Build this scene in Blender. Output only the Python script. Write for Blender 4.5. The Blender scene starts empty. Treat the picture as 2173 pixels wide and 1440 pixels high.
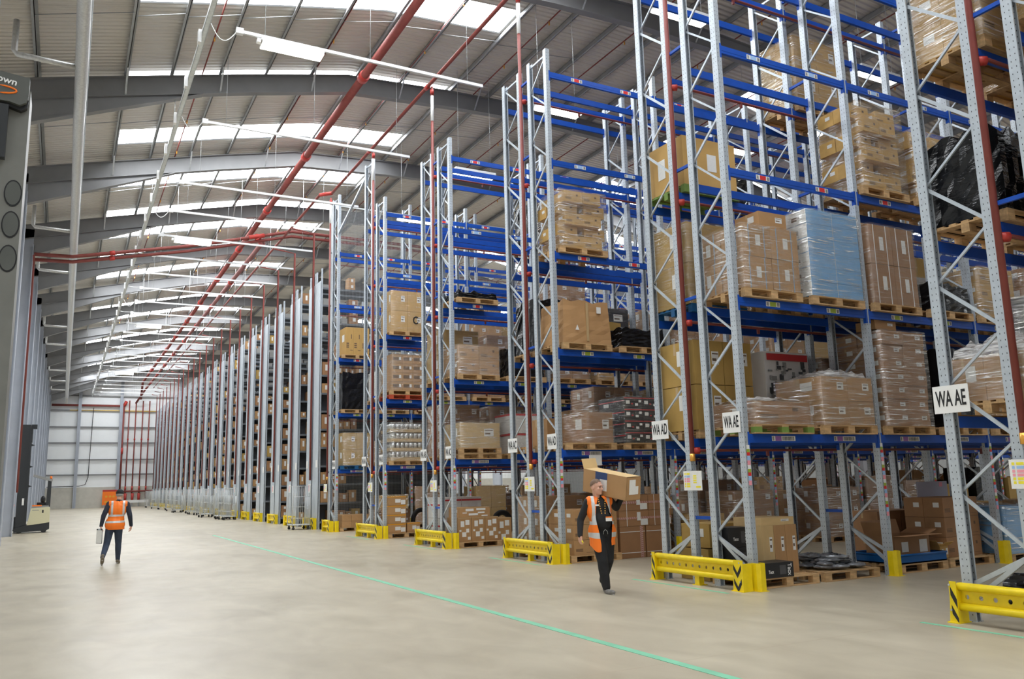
import bpy, math, random
from mathutils import Vector, Matrix, Euler
random.seed(7)
SC = bpy.context.scene
COL = SC.collection
PI = math.pi
rnd = random.uniform

# ------------------------------------------------------------------ materials
def mat(name, col, rough=0.6, metal=0.0, noise=0.0, nscale=8.0, bump=0.0, bscale=40.0,
        rand=0.0, stretch=None, spec=0.5, emit=None, estr=0.0, rvar=0.0, coat=0.0):
    m = bpy.data.materials.new(name); m.use_nodes = True
    nt = m.node_tree; N = nt.nodes; L = nt.links
    b = N['Principled BSDF']
    b.inputs['Base Color'].default_value = (*col, 1)
    b.inputs['Roughness'].default_value = rough
    b.inputs['Metallic'].default_value = metal
    b.inputs['Specular IOR Level'].default_value = spec
    if coat: b.inputs['Coat Weight'].default_value = coat
    if emit:
        b.inputs['Emission Color'].default_value = (*emit, 1)
        b.inputs['Emission Strength'].default_value = estr
    co = None
    if noise or bump or rvar:
        tc = N.new('ShaderNodeTexCoord'); mp = N.new('ShaderNodeMapping')
        L.new(tc.outputs['Object'], mp.inputs['Vector'])
        if stretch: mp.inputs['Scale'].default_value = stretch
        co = mp.outputs['Vector']
    last = None
    if noise:
        n = N.new('ShaderNodeTexNoise'); n.inputs['Scale'].default_value = nscale
        n.inputs['Detail'].default_value = 5
        L.new(co, n.inputs['Vector'])
        r = N.new('ShaderNodeMapRange'); r.inputs['From Min'].default_value = .3; r.inputs['From Max'].default_value = .7
        r.inputs['To Min'].default_value = 1-noise; r.inputs['To Max'].default_value = 1+noise
        L.new(n.outputs['Fac'], r.inputs['Value'])
        h = N.new('ShaderNodeHueSaturation'); h.inputs['Color'].default_value = (*col, 1)
        L.new(r.outputs['Result'], h.inputs['Value']); last = h.outputs['Color']
        if rvar:
            r2 = N.new('ShaderNodeMapRange'); r2.inputs['From Min'].default_value = .3; r2.inputs['From Max'].default_value = .7
            r2.inputs['To Min'].default_value = rough-rvar; r2.inputs['To Max'].default_value = rough+rvar
            L.new(n.outputs['Fac'], r2.inputs['Value']); L.new(r2.outputs['Result'], b.inputs['Roughness'])
    if rand:
        oi = N.new('ShaderNodeObjectInfo'); r = N.new('ShaderNodeMapRange')
        r.inputs['To Min'].default_value = 1-rand; r.inputs['To Max'].default_value = 1+rand
        L.new(oi.outputs['Random'], r.inputs['Value'])
        h = N.new('ShaderNodeHueSaturation')
        if last: L.new(last, h.inputs['Color'])
        else: h.inputs['Color'].default_value = (*col, 1)
        L.new(r.outputs['Result'], h.inputs['Value']); last = h.outputs['Color']
    if last: L.new(last, b.inputs['Base Color'])
    if bump:
        n = N.new('ShaderNodeTexNoise'); n.inputs['Scale'].default_value = bscale; n.inputs['Detail'].default_value = 4
        L.new(co, n.inputs['Vector'])
        bp = N.new('ShaderNodeBump'); bp.inputs['Strength'].default_value = bump; bp.inputs['Distance'].default_value = .02
        L.new(n.outputs['Fac'], bp.inputs['Height']); L.new(bp.outputs['Normal'], b.inputs['Normal'])
    return m

def film(name, tint, opacity, rough=.12, milky=.25, pleat_glint=.4):
    """stretch film: mostly clear, with glossy crinkles and a milky share"""
    m = bpy.data.materials.new(name); m.use_nodes = True
    nt = m.node_tree; N = nt.nodes; L = nt.links
    N.remove(N['Principled BSDF']); out = N['Material Output']
    tc = N.new('ShaderNodeTexCoord'); mp = N.new('ShaderNodeMapping'); mp.inputs['Scale'].default_value = (1.5, 1.5, 19)
    mp.inputs['Rotation'].default_value = (.10, -.13, 0)
    L.new(tc.outputs['Object'], mp.inputs['Vector'])
    n = N.new('ShaderNodeTexNoise'); n.inputs['Scale'].default_value = 2.2; n.inputs['Detail'].default_value = 7; n.inputs['Distortion'].default_value = .5
    L.new(mp.outputs['Vector'], n.inputs['Vector'])
    bp = N.new('ShaderNodeBump'); bp.inputs['Strength'].default_value = .95; bp.inputs['Distance'].default_value = .05
    L.new(n.outputs['Fac'], bp.inputs['Height'])
    g = N.new('ShaderNodeBsdfGlossy'); g.inputs['Roughness'].default_value = rough; g.inputs['Color'].default_value = (1, 1, 1, 1)
    L.new(bp.outputs['Normal'], g.inputs['Normal'])
    d = N.new('ShaderNodeBsdfDiffuse'); d.inputs['Color'].default_value = (*tint, 1)
    t = N.new('ShaderNodeBsdfTransparent'); t.inputs['Color'].default_value = (.97, .97, .96, 1)
    a = N.new('ShaderNodeMixShader'); a.inputs['Fac'].default_value = milky
    L.new(g.outputs[0], a.inputs[1]); L.new(d.outputs[0], a.inputs[2])
    r = N.new('ShaderNodeMapRange'); r.inputs['From Min'].default_value = .38; r.inputs['From Max'].default_value = .72
    r.inputs['To Min'].default_value = opacity*.45; r.inputs['To Max'].default_value = opacity*2.2
    L.new(n.outputs['Fac'], r.inputs['Value'])
    # film folds drawn as pale, nearly opaque streaks that stand in for highlights
    mp2 = N.new('ShaderNodeMapping'); mp2.inputs['Scale'].default_value = (1.1, 1.1, 24); mp2.inputs['Rotation'].default_value = (-.10, .16, 0)
    L.new(tc.outputs['Object'], mp2.inputs['Vector'])
    n2 = N.new('ShaderNodeTexNoise'); n2.inputs['Scale'].default_value = 1.9; n2.inputs['Detail'].default_value = 5; n2.inputs['Distortion'].default_value = .35
    L.new(mp2.outputs['Vector'], n2.inputs['Vector'])
    r2 = N.new('ShaderNodeMapRange'); r2.inputs['From Min'].default_value = .575; r2.inputs['From Max'].default_value = .67; r2.inputs['To Max'].default_value = pleat_glint
    L.new(n2.outputs['Fac'], r2.inputs['Value'])
    ad = N.new('ShaderNodeMath'); ad.operation = 'ADD'; ad.use_clamp = True; L.new(r.outputs['Result'], ad.inputs[0]); L.new(r2.outputs['Result'], ad.inputs[1])
    x = N.new('ShaderNodeMixShader'); L.new(ad.outputs[0], x.inputs['Fac'])
    L.new(t.outputs[0], x.inputs[1]); L.new(a.outputs[0], x.inputs[2]); L.new(x.outputs[0], out.inputs['Surface'])
    return m

def steel_holes(name, col):
    """galvanised steel with the punched slots of a rack upright (object space)"""
    m = mat(name, col, .45, .45, .07, 14, 0, 0, .04)
    nt = m.node_tree; N = nt.nodes; L = nt.links; b = N['Principled BSDF']
    tc = N.new('ShaderNodeTexCoord'); s = N.new('ShaderNodeSeparateXYZ'); L.new(tc.outputs['Object'], s.inputs[0])
    sn = N.new('ShaderNodeSeparateXYZ'); L.new(tc.outputs['Normal'], sn.inputs[0])
    def mth(op, a, bb=None):
        q = N.new('ShaderNodeMath'); q.operation = op
        for i, v in enumerate((a, bb)):
            if v is None: continue
            if isinstance(v, (int, float)): q.inputs[i].default_value = v
            else: L.new(v, q.inputs[i])
        return q.outputs[0]
    isx = mth('GREATER_THAN', mth('ABSOLUTE', sn.outputs['X']), .5)
    z = mth('PINGPONG', mth('ADD', s.outputs['Z'], 0.0), .0375)
    zb = mth('LESS_THAN', z, .0085)
    # web: two columns at x = +-.027 ; flange: one column at y = .045 from the web
    cx = mth('LESS_THAN', mth('ABSOLUTE', mth('SUBTRACT', mth('ABSOLUTE', s.outputs['X']), .024)), .0045)
    cy = mth('LESS_THAN', mth('ABSOLUTE', mth('SUBTRACT', mth('ABSOLUTE', mth('SUBTRACT', s.outputs['Y'], .060)), .026)), .004)
    c = mth('ADD', mth('MULTIPLY', isx, cy), mth('MULTIPLY', mth('SUBTRACT', 1, isx), cx))
    f = mth('MULTIPLY', c, zb)
    mx = N.new('ShaderNodeMix'); mx.data_type = 'RGBA'
    src = b.inputs['Base Color'].links[0].from_socket
    L.new(f, mx.inputs['Factor']); L.new(src, mx.inputs['A']); mx.inputs['B'].default_value = (.02, .022, .025, 1)
    L.new(mx.outputs['Result'], b.inputs['Base Color'])
    return m

M = {}
M['galv'] = mat('galvanised_steel', (.52, .57, .62), .45, .45, .07, 14, 0, 0, .04)
M['upright'] = steel_holes('upright_steel', (.52, .57, .62))
M['galvd'] = mat('galvanised_dull', (.50, .52, .54), .5, .5, .12, 10)
M['blue'] = mat('beam_blue', (.008, .075, .43), .42, 0, .08, 6, rand=.08, spec=.3)
M['yellow'] = mat('safety_yellow', (.88, .66, .005), .42, 0, .06, 9)
M['black'] = mat('black_paint', (.012, .012, .013), .45)
M['red'] = mat('sprinkler_red', (.235, .055, .046), .45, 0, .10, 5, spec=.35)
M['redj'] = mat('red_fitting', (.48, .04, .03), .45)
M['white'] = mat('white_plastic', (.86, .86, .85), .5)
M['paper'] = mat('white_paper', (.84, .84, .82), .7, 0, .03, 20)
M['ink'] = mat('black_ink', (.01, .01, .012), .6)
M['steelwork'] = mat('painted_steelwork', (.23, .23, .235), .5, 0, .06, 2)
M['columnp'] = mat('column_paint', (.40, .43, .49), .5, 0, .05, 2)
M['purlin'] = mat('galvanised_purlin', (.36, .37, .38), .5, .4, .08, 3)
M['lag'] = mat('lagging_foil', (.62, .62, .61), .38, .35, .12, 16, .35, 30)
M['conduit'] = mat('white_trunking', (.80, .81, .82), .4, .1)
M['tray'] = mat('cable_tray_steel', (.60, .64, .66), .35, .6, .1, 12)
M['lamp'] = mat('lamp_diffuser', (.9, .9, .85), .4, emit=(1, .97, .84), estr=9.0)
M['lampbody'] = mat('lamp_body', (.85, .85, .84), .35)
M['wood'] = mat('pallet_wood', (.58, .37, .18), .75, 0, .22, 5, .2, 30, .14, stretch=(1, 5, 5))
M['woodred'] = mat('red_pallet_paint', (.52, .08, .03), .6, 0, .14, 6)
M['woodgreen'] = mat('green_pallet_paint', (.19, .30, .06), .6, 0, .14, 6)
M['woodblue'] = mat('blue_pallet_paint', (.015, .12, .30), .55, 0, .14, 6)
KRAFT = {'tan': (.58, .355, .115), 'kraft': (.47, .27, .12), 'brown': (.36, .19, .09), 'pale': (.60, .42, .20), 'ochre': (.47, .30, .085)}
for k, c in KRAFT.items():
    M[k] = mat('cardboard_' + k, c, .72, 0, .06, 3, rand=.09)
M['tape'] = mat('packing_tape', (.55, .39, .21), .25)
M['tapeo'] = mat('orange_tape', (.85, .38, .03), .35)
M['tapes'] = mat('striped_tape', (.60, .40, .34), .35)
M['strap'] = mat('white_strap', (.82, .80, .78), .4)
M['strapb'] = mat('blue_strap', (.25, .38, .55), .4)
M['whitebox'] = mat('white_carton', (.78, .76, .74), .6, 0, .04, 3)
M['redprint'] = mat('red_print', (.60, .045, .05), .6)
M['bluebox'] = mat('light_blue_carton', (.20, .46, .80), .5, 0, .06, 3)
M['blackfilm'] = mat('black_stretch_film', (.006, .006, .007), .16, 0, 0, 1, .6, 6, stretch=(1, 1, 3.5), spec=.4)
M['blackbox'] = mat('black_carton', (.018, .018, .02), .42, 0, .1, 6)
M['greybox'] = mat('dark_grey_print', (.07, .07, .075), .45, 0, .3, 5)
M['film'] = film('clear_stretch_film', (.92, .90, .86), .10, .1, .14, .28)
M['filmy'] = film('crinkled_stretch_film', (.92, .88, .80), .16, .1, .2, .75)
M['milk'] = film('milky_plastic_sheet', (.9, .89, .88), .42, .2, .6)
M['green_line'] = mat('green_floor_paint', (.20, .52, .34), .5, 0, .12, 4)
M['red_line'] = mat('pale_red_floor_mark', (.70, .36, .32), .5)
M['skin'] = mat('skin', (.66, .37, .27), .5, 0, .05, 14)
M['hair'] = mat('short_hair', (.16, .095, .06), .7, 0, .2, 60)
M['orange'] = mat('hi_vis_orange', (1.0, .21, .012), .55, emit=(1, .16, .01), estr=.0)
M['reflect'] = mat('reflective_band', (.62, .62, .62), .35, .2)
M['cloth'] = mat('black_cloth', (.014, .014, .016), .85, 0, .2, 12, .25, 12)
M['navy'] = mat('navy_cloth', (.022, .028, .045), .85, 0, .2, 12, .25, 12)
M['jean'] = mat('dark_denim', (.035, .05, .085), .85, 0, .25, 9, .25, 12)
M['shoe'] = mat('grey_shoe', (.20, .19, .18), .6, 0, .3, 14)
M['boot'] = mat('brown_boot', (.17, .14, .10), .7)
M['sole'] = mat('shoe_sole', (.42, .41, .40), .6)
M['gold'] = mat('gold_print', (.65, .33, .06), .5)
M['eye'] = mat('eye', (.03, .025, .02), .3)
M['lip'] = mat('lips', (.50, .20, .17), .5)
M['cream'] = mat('truck_cream', (.70, .66, .44), .4)
M['truckgrey'] = mat('truck_dark', (.03, .033, .036), .45)
M['guard'] = mat('truck_guard_grey', (.30, .30, .29), .45)
M['mastgrey'] = mat('mast_plate_grey', (.21, .21, .19), .42, .2, .12, 7)
M['mastdark'] = mat('mast_recess', (.11, .115, .105), .5, .2, .1, 7)
M['cladding'] = mat('wall_cladding', (.90, .92, .93), .5, 0, .02, 1)
M['wallgrey'] = mat('grey_wall', (.16, .165, .17), .7)
M['lavender'] = mat('lavender_board', (.46, .44, .52), .6)
M['dado'] = mat('dado_concrete', (.58, .56, .50), .8, 0, .07, 2)
M['shelf'] = mat('shelf_dark', (.15, .165, .185), .55)
M['panel'] = mat('shelving_end_panel', (.60, .65, .70), .4, .35, .04, 2)
M['wire'] = mat('wire', (.55, .57, .58), .4, .5)
M['gold_head'] = mat('brass_sprinkler', (.85, .42, .08), .3, .6)
M['yellowpipe'] = mat('yellow_gas_pipe', (.80, .55, .12), .45)
M['print'] = mat('faded_print', (.16, .10, .06), .7)
M['stripe'] = mat('tape_stripe', (.42, .17, .14), .4)
M['silver'] = mat('silver_bag', (.22, .23, .25), .16, .35, .5, 7, 1.0, 10)
M['purple'] = mat('purple_print', (.30, .13, .42), .6)
M['lgreen'] = mat('green_print', (.36, .46, .05), .6)
M['lblue'] = mat('blue_print', (.36, .55, .85), .6)
M['lred'] = mat('label_red', (.72, .03, .03), .6)
M['lyel'] = mat('label_yellow', (.92, .80, .05), .6)
M['pink'] = mat('label_pink', (.90, .35, .42), .6)
M['navyprint'] = mat('navy_print', (.03, .06, .18), .6)
M['tray_blue'] = mat('blue_plastic', (.004, .10, .34), .4, spec=.3)
M['tin'] = mat('tin_can', (.62, .64, .66), .3, .7)
M['mesh'] = mat('mesh_wire', (.62, .65, .66), .5, .3)
M['rubber'] = mat('rubber_wheel', (.03, .03, .032), .7)
M['cagezinc'] = mat('cage_zinc', (.62, .64, .64), .4, .4)
M['ochrebox'] = M['ochre']

def floor_mat():
    m = bpy.data.materials.new('polished_concrete'); m.use_nodes = True
    nt = m.node_tree; N = nt.nodes; L = nt.links; b = N['Principled BSDF']
    tc = N.new('ShaderNodeTexCoord')
    def noise(scale, det, st=(1, 1, 1), dist=0):
        mp = N.new('ShaderNodeMapping'); mp.inputs['Scale'].default_value = st; L.new(tc.outputs['Object'], mp.inputs['Vector'])
        n = N.new('ShaderNodeTexNoise'); n.inputs['Scale'].default_value = scale; n.inputs['Detail'].default_value = det; n.inputs['Distortion'].default_value = dist
        L.new(mp.outputs['Vector'], n.inputs['Vector']); return n.outputs['Fac']
    r = N.new('ShaderNodeValToRGB'); e = r.color_ramp.elements
    e[0].position = .3; e[0].color = (.35, .305, .225, 1); e[1].position = .72; e[1].color = (.56, .50, .385, 1)
    a = N.new('ShaderNodeMix'); a.data_type = 'FLOAT'; a.inputs['Factor'].default_value = .45
    L.new(noise(.35, 6, (1, .6, 1), .6), a.inputs['A']); L.new(noise(2.2, 8, (1, .5, 1), .8), a.inputs['B'])
    L.new(a.outputs['Result'], r.inputs['Fac'])
    # day joints in the slab every 12 m
    s = N.new('ShaderNodeSeparateXYZ'); L.new(tc.outputs['Object'], s.inputs[0])
    def mth(op, x, y=None):
        q = N.new('ShaderNodeMath'); q.operation = op
        for i, v in enumerate((x, y)):
            if v is None: continue
            if isinstance(v, (int, float)): q.inputs[i].default_value = v
            else: L.new(v, q.inputs[i])
        return q.outputs[0]
    j = mth('LESS_THAN', mth('PINGPONG', mth('ADD', s.outputs['Y'], -18.34+72), 6.0), .014)
    mx = N.new('ShaderNodeMix'); mx.data_type = 'RGBA'; L.new(mth('MULTIPLY', j, .45), mx.inputs['Factor'])
    L.new(r.outputs['Color'], mx.inputs['A']); mx.inputs['B'].default_value = (.40, .33, .24, 1)
    L.new(mx.outputs['Result'], b.inputs['Base Color'])
    rr = N.new('ShaderNodeMapRange'); rr.inputs['To Min'].default_value = .22; rr.inputs['To Max'].default_value = .46
    L.new(noise(1.1, 6), rr.inputs['Value']); L.new(rr.outputs['Result'], b.inputs['Roughness'])
    b.inputs['Specular IOR Level'].default_value = .45
    return m
M['floor'] = floor_mat()

def deck_mat():
    m = mat('roof_deck_white', (.70, .66, .60), .55)
    nt = m.node_tree; N = nt.nodes; L = nt.links; b = N['Principled BSDF']
    tc = N.new('ShaderNodeTexCoord'); w = N.new('ShaderNodeTexWave'); w.wave_type = 'BANDS'; w.bands_direction = 'Y'; w.wave_profile = 'SIN'
    w.inputs['Scale'].default_value = 2.0*PI/20/.2*1.0
    w.inputs['Distortion'].default_value = 0
    L.new(tc.outputs['Object'], w.inputs['Vector'])
    bp = N.new('ShaderNodeBump'); bp.inputs['Strength'].default_value = 1.0; bp.inputs['Distance'].default_value = .05
    L.new(w.outputs['Fac'], bp.inputs['Height']); L.new(bp.outputs['Normal'], b.inputs['Normal'])
    return m
M['deck'] = deck_mat()
M['rooflight'] = mat('rooflight_sky', (.9, .95, 1), .4, emit=(.93, .97, 1.0), estr=14.5)

# ------------------------------------------------------------------ mesh builder
class MB:
    def __init__(s): s.v = []; s.f = []; s.m = []; s.sm = []
    def add(s, vs, fs, mi=0, smooth=False, T=None):
        o = len(s.v)
        s.v += [tuple(T @ Vector(v)) for v in vs] if T is not None else [tuple(v) for v in vs]
        s.f += [tuple(i+o for i in f) for f in fs]; s.m += [mi]*len(fs); s.sm += [smooth]*len(fs)
        return s
    def box(s, x0, x1, y0, y1, z0, z1, mi=0, T=None):
        return s.add([(x0, y0, z0), (x1, y0, z0), (x1, y1, z0), (x0, y1, z0), (x0, y0, z1), (x1, y0, z1), (x1, y1, z1), (x0, y1, z1)],
                     [(0, 3, 2, 1), (4, 5, 6, 7), (0, 1, 5, 4), (1, 2, 6, 5), (2, 3, 7, 6), (3, 0, 4, 7)], mi, False, T)
    def bar(s, a, b, w, h, mi=0, up=(0, 0, 1)):
        a = Vector(a); b = Vector(b); d = b-a; l = d.length; d.normalize(); u = Vector(up)
        if abs(d.dot(u)) > .99: u = Vector((1, 0, 0))
        x = d.cross(u).normalized(); z = x.cross(d)
        T = Matrix(((x.x, d.x, z.x, a.x), (x.y, d.y, z.y, a.y), (x.z, d.z, z.z, a.z), (0, 0, 0, 1)))
        return s.box(-w/2, w/2, 0, l, -h/2, h/2, mi, T)
    def tube(s, pts, r, n=8, mi=0, caps=True, smooth=True):
        pts = [Vector(p) for p in pts]; rs = r if isinstance(r, (list, tuple)) else [r]*len(pts)
        vs = []; fs = []; px = None
        for i, p in enumerate(pts):
            d = (pts[min(i+1, len(pts)-1)]-pts[max(i-1, 0)])
            if d.length < 1e-9: d = Vector((0, 0, 1))
            d.normalize()
            u = Vector((0, 0, 1)) if abs(d.z) < .9 else Vector((1, 0, 0))
            x = d.cross(u).normalized() if px is None else (px-d*px.dot(d)).normalized()
            px = x; y = d.cross(x)
            for k in range(n):
                a = 2*PI*k/n; vs.append(p+(x*math.cos(a)+y*math.sin(a))*rs[i])
        for i in range(len(pts)-1):
            for k in range(n):
                fs.append((i*n+k, i*n+(k+1) % n, (i+1)*n+(k+1) % n, (i+1)*n+k))
        s.add(vs, fs, mi, smooth)
        if caps:
            o = len(s.v)-len(vs)
            s.f += [tuple(o+k for k in range(n))[::-1], tuple(o+len(vs)-n+k for k in range(n))]; s.m += [mi, mi]; s.sm += [False, False]
        return s
    def prism(s, prof, axis, a, b, mi=0, T=None):
        """profile (list of 2d points) extruded along axis 0/1/2 from a to b"""
        n = len(prof)
        def mk(p, t):
            q = [0, 0, 0]; q[axis] = t; i, j = [k for k in range(3) if k != axis]; q[i] = p[0]; q[j] = p[1]; return q
        vs = [mk(p, a) for p in prof]+[mk(p, b) for p in prof]
        fs = [tuple(range(n))[::-1], tuple(range(n, 2*n))]+[(k, (k+1) % n, n+(k+1) % n, n+k) for k in range(n)]
        return s.add(vs, fs, mi, False, T)
    def ell(s, c, r, mi=0, nu=14, nv=9, T=None):
        vs = []; fs = []
        for j in range(nv+1):
            t = PI*j/nv
            for i in range(nu):
                a = 2*PI*i/nu
                vs.append((c[0]+r[0]*math.sin(t)*math.cos(a), c[1]+r[1]*math.sin(t)*math.sin(a), c[2]+r[2]*math.cos(t)))
        for j in range(nv):
            for i in range(nu):
                fs.append((j*nu+i, (j+1)*nu+i, (j+1)*nu+(i+1) % nu, j*nu+(i+1) % nu))
        return s.add(vs, fs, mi, True, T)
    def mesh(s, name, mats):
        me = bpy.data.meshes.new(name); me.from_pydata(s.v, [], s.f)
        for k in (mats if isinstance(mats, (list, tuple)) else [mats]): me.materials.append(M[k] if isinstance(k, str) else k)
        me.polygons.foreach_set('material_index', s.m); me.polygons.foreach_set('use_smooth', s.sm); me.update()
        return me
def link(name, me, parent=None, loc=(0, 0, 0), rz=0, label=None, sc=None):
    o = bpy.data.objects.new(name, me); COL.objects.link(o)
    o.location = loc
    if rz: o.rotation_euler = (0, 0, rz)
    if sc: o.scale = sc
    if parent: o.parent = parent
    if label: o['label'] = label
    return o
def part(name, mb, mats, parent, loc=(0, 0, 0), rz=0, label=None): return link(name, mb.mesh(name, mats), parent, loc, rz, label)
def tag(o, label, cat, group=None, kind=None):
    o['label'] = label; o['category'] = cat
    if group: o['group'] = group
    if kind: o['kind'] = kind
    return o
def thing(name, label, cat, loc=(0, 0, 0), rz=0, group=None):
    o = bpy.data.objects.new(name, None); COL.objects.link(o); o.location = loc; o.rotation_euler = (0, 0, rz)
    o.empty_display_size = .2
    return tag(o, label, cat, group)
def solo(name, mb, mats, label, cat, loc=(0, 0, 0), rz=0, group=None, kind=None):
    return tag(link(name, mb.mesh(name, mats), None, loc, rz), label, cat, group, kind)
def struct(name, mb, mats):
    o = link(name, mb.mesh(name, mats)); o['kind'] = 'structure'; return o
def dup(root, loc, rz=None, label=None, group=None):
    r = root.copy(); COL.objects.link(r); r.location = loc
    if rz is not None: r.rotation_euler = (0, 0, rz)
    if label: r['label'] = label
    if group: r['group'] = group
    for ch in list(root.children):
        c = ch.copy(); COL.objects.link(c); c.parent = r
        for g in list(ch.children):
            d = g.copy(); COL.objects.link(d); d.parent = c
    return r
def text(body, size, mat_, parent, loc, rot, sx=1.0, name='lettering'):
    cu = bpy.data.curves.new(name, 'FONT'); cu.body = body; cu.size = size; cu.align_x = 'CENTER'; cu.align_y = 'CENTER'; cu.extrude = .001
    cu.offset = size*.018
    t = bpy.data.objects.new('t', cu); COL.objects.link(t); bpy.context.view_layer.update()
    me = bpy.data.meshes.new_from_object(t.evaluated_get(bpy.context.evaluated_depsgraph_get())); bpy.data.objects.remove(t)
    me.materials.clear(); me.materials.append(M[mat_]); me.name = name
    o = bpy.data.objects.new(name, me); COL.objects.link(o); o.parent = parent; o.location = loc; o.rotation_euler = rot; o.scale = (sx, 1, 1)
    return o

# ------------------------------------------------------------------ camera
f, yaw, pit, roll = 1752.5431, math.radians(28.41094), math.radians(9.80828), math.radians(-1.4315)
fw = Vector((math.sin(yaw)*math.cos(pit), math.cos(yaw)*math.cos(pit), math.sin(pit)))
r0 = Vector((math.cos(yaw), -math.sin(yaw), 0)); u0 = r0.cross(fw)
rr_ = r0*math.cos(roll)+u0*math.sin(roll); uu_ = -r0*math.sin(roll)+u0*math.cos(roll)
cam = bpy.data.objects.new('camera', bpy.data.cameras.new('camera')); COL.objects.link(cam)
cam.matrix_world = Matrix(((rr_.x, uu_.x, -fw.x, 0), (rr_.y, uu_.y, -fw.y, 0), (rr_.z, uu_.z, -fw.z, 1.66), (0, 0, 0, 1)))
cam.data.sensor_width = 36; cam.data.lens = f/2173*36; cam.data.clip_end = 400; cam.data.clip_start = .05
SC.camera = cam
SC.view_settings.view_transform = 'Standard'; SC.view_settings.look = 'None'; SC.view_settings.exposure = 0.2; SC.view_settings.gamma = 1
SC.view_settings.use_curve_mapping = False
SC.cycles.use_denoising = True
SC.cycles.max_bounces = 7; SC.cycles.diffuse_bounces = 4; SC.cycles.transparent_max_bounces = 10; SC.cycles.glossy_bounces = 3; SC.cycles.transmission_bounces = 2
SC.cycles.sample_clamp_indirect = 6
SC.cycles.caustics_reflective = False; SC.cycles.caustics_refractive = False
w = bpy.data.worlds.new('daylight'); SC.world = w; w.use_nodes = True
w.node_tree.nodes['Background'].inputs['Color'].default_value = (.93, .97, 1, 1)
w.node_tree.nodes['Background'].inputs['Strength'].default_value = .4

# ------------------------------------------------------------------ building shell
RX = [-2.6, 0, 4.6, 7.65, 11.5, 14.5, 17.5, 21.35, 24.4, 29, 31.6]
RZ = [12.9, 13.55, 14.65, 15.32, 15.56, 15.66, 15.56, 15.32, 14.65, 13.55, 12.9]
SPAN = 34.2
def roofz(x):
    if x > 31.6: x -= SPAN
    for i in range(10):
        if RX[i] <= x <= RX[i+1]: return RZ[i]+(RZ[i+1]-RZ[i])*(x-RX[i])/(RX[i+1]-RX[i])
    return RZ[0]
YB, YF = -14.0, 106.6
FRAMES = [25.416+7.2*k for k in range(-5, 12)]
STRIPS = [-10, -5, .6, 5.5, 10.4, 15.3, 20.1, 25.5, 30.1, 35.0, 39.6, 43.0, 47.8, 51.9, 57.2, 61.8, 66.4, 71.2, 76, 81, 86, 91, 96, 101]
SW = 1.42
mb = MB(); mb.box(-3, 64, YB, YF+.5, -.2, 0); struct('floor', mb, 'floor')
# ceiling deck with openings for the rooflights
xs = sorted(set(RX+[.97, 11.45, 21.35, 29.03])); ys = sorted([YB, YF]+STRIPS+[s+SW for s in STRIPS])
mb = MB()
for sp in range(2):
    for i in range(len(xs)-1):
        xm = (xs[i]+xs[i+1])/2; inx = .97 < xm < 11.45 or 21.35 < xm < 29.03
        x0, x1 = xs[i]+SPAN*sp, xs[i+1]+SPAN*sp; z0, z1 = roofz(xs[i])+.25, roofz(xs[i+1])+.25
        if inx:
            for j in range(len(ys)-1):
                ym = (ys[j]+ys[j+1])/2
                if any(s < ym < s+SW and (xm < 12 or s > 19 or s < 0 or sp) for s in STRIPS): continue
                mb.add([(x0, ys[j], z0), (x1, ys[j], z1), (x1, ys[j+1], z1), (x0, ys[j+1], z0)], [(0, 1, 2, 3)])
        else: mb.add([(x0, YB, z0), (x1, YB, z1), (x1, YF, z1), (x0, YF, z0)], [(0, 1, 2, 3)])
struct('ceiling', mb, 'deck')
n = 0
for s in STRIPS:
    for lo, hi in ((.97, 11.45), (21.35, 29.03)):
        for sp in (0, 1):  # second-span rooflights are unseen, added to light the right-hand racks and floor
            if lo > 2 and 0 < s < 19 and not sp: continue
            n += 1; mb = MB(); q = [x for x in xs if lo <= x <= hi]
            for a, b in zip(q[:-1], q[1:]):
                D = SPAN*sp; mb.add([(a+D, s, roofz(a)+.3), (b+D, s, roofz(b)+.3), (b+D, s+SW, roofz(b)+.3), (a+D, s+SW, roofz(a)+.3)], [(0, 1, 2, 3)])
            struct('window_%d' % n, mb, 'rooflight')
# walls
mb = MB(); mb.box(-3.0, -2.7, YB, YF, 0, 13.2)
for y in range(int(YB), int(YF), 1): mb.box(-2.7, -2.69, y, y+.03, 0, 13)
struct('wall_left', mb, 'cladding')
mb = MB(); mb.box(-3, 64, YF, YF+.3, 2.3, 16.2)
for k in range(62): mb.box(-2.5+k, -2.47+k, YF-.015, YF, 2.3, 13)
struct('wall_back', mb, 'cladding')
mb = MB(); mb.box(-3, 64, YF-.15, YF+.3, 0, 2.3); struct('baseboard_back', mb, 'dado')
mb = MB(); mb.box(62, 62.3, YB, YF, 0, 14.0); struct('wall_right', mb, 'wallgrey')
mb = MB()
for z in (3.6, 5.3, 7.2, 9.0, 10.9, 12.6): mb.box(-2.6, 32, YF-.2, YF-.12, z, z+.16)
struct('trim_1', mb, 'steelwork')
mb = MB()
for x in (1.2, 5.5, 12, 18, 24):
    mb.box(x-.16, x+.16, YF-.5, YF-.48, 0, roofz(x)); mb.box(x-.16, x+.16, YF-.22, YF-.2, 0, roofz(x)); mb.box(x-.01, x+.01, YF-.5, YF-.2, 0, roofz(x))
struct('trim_2', mb, 'columnp')
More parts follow.
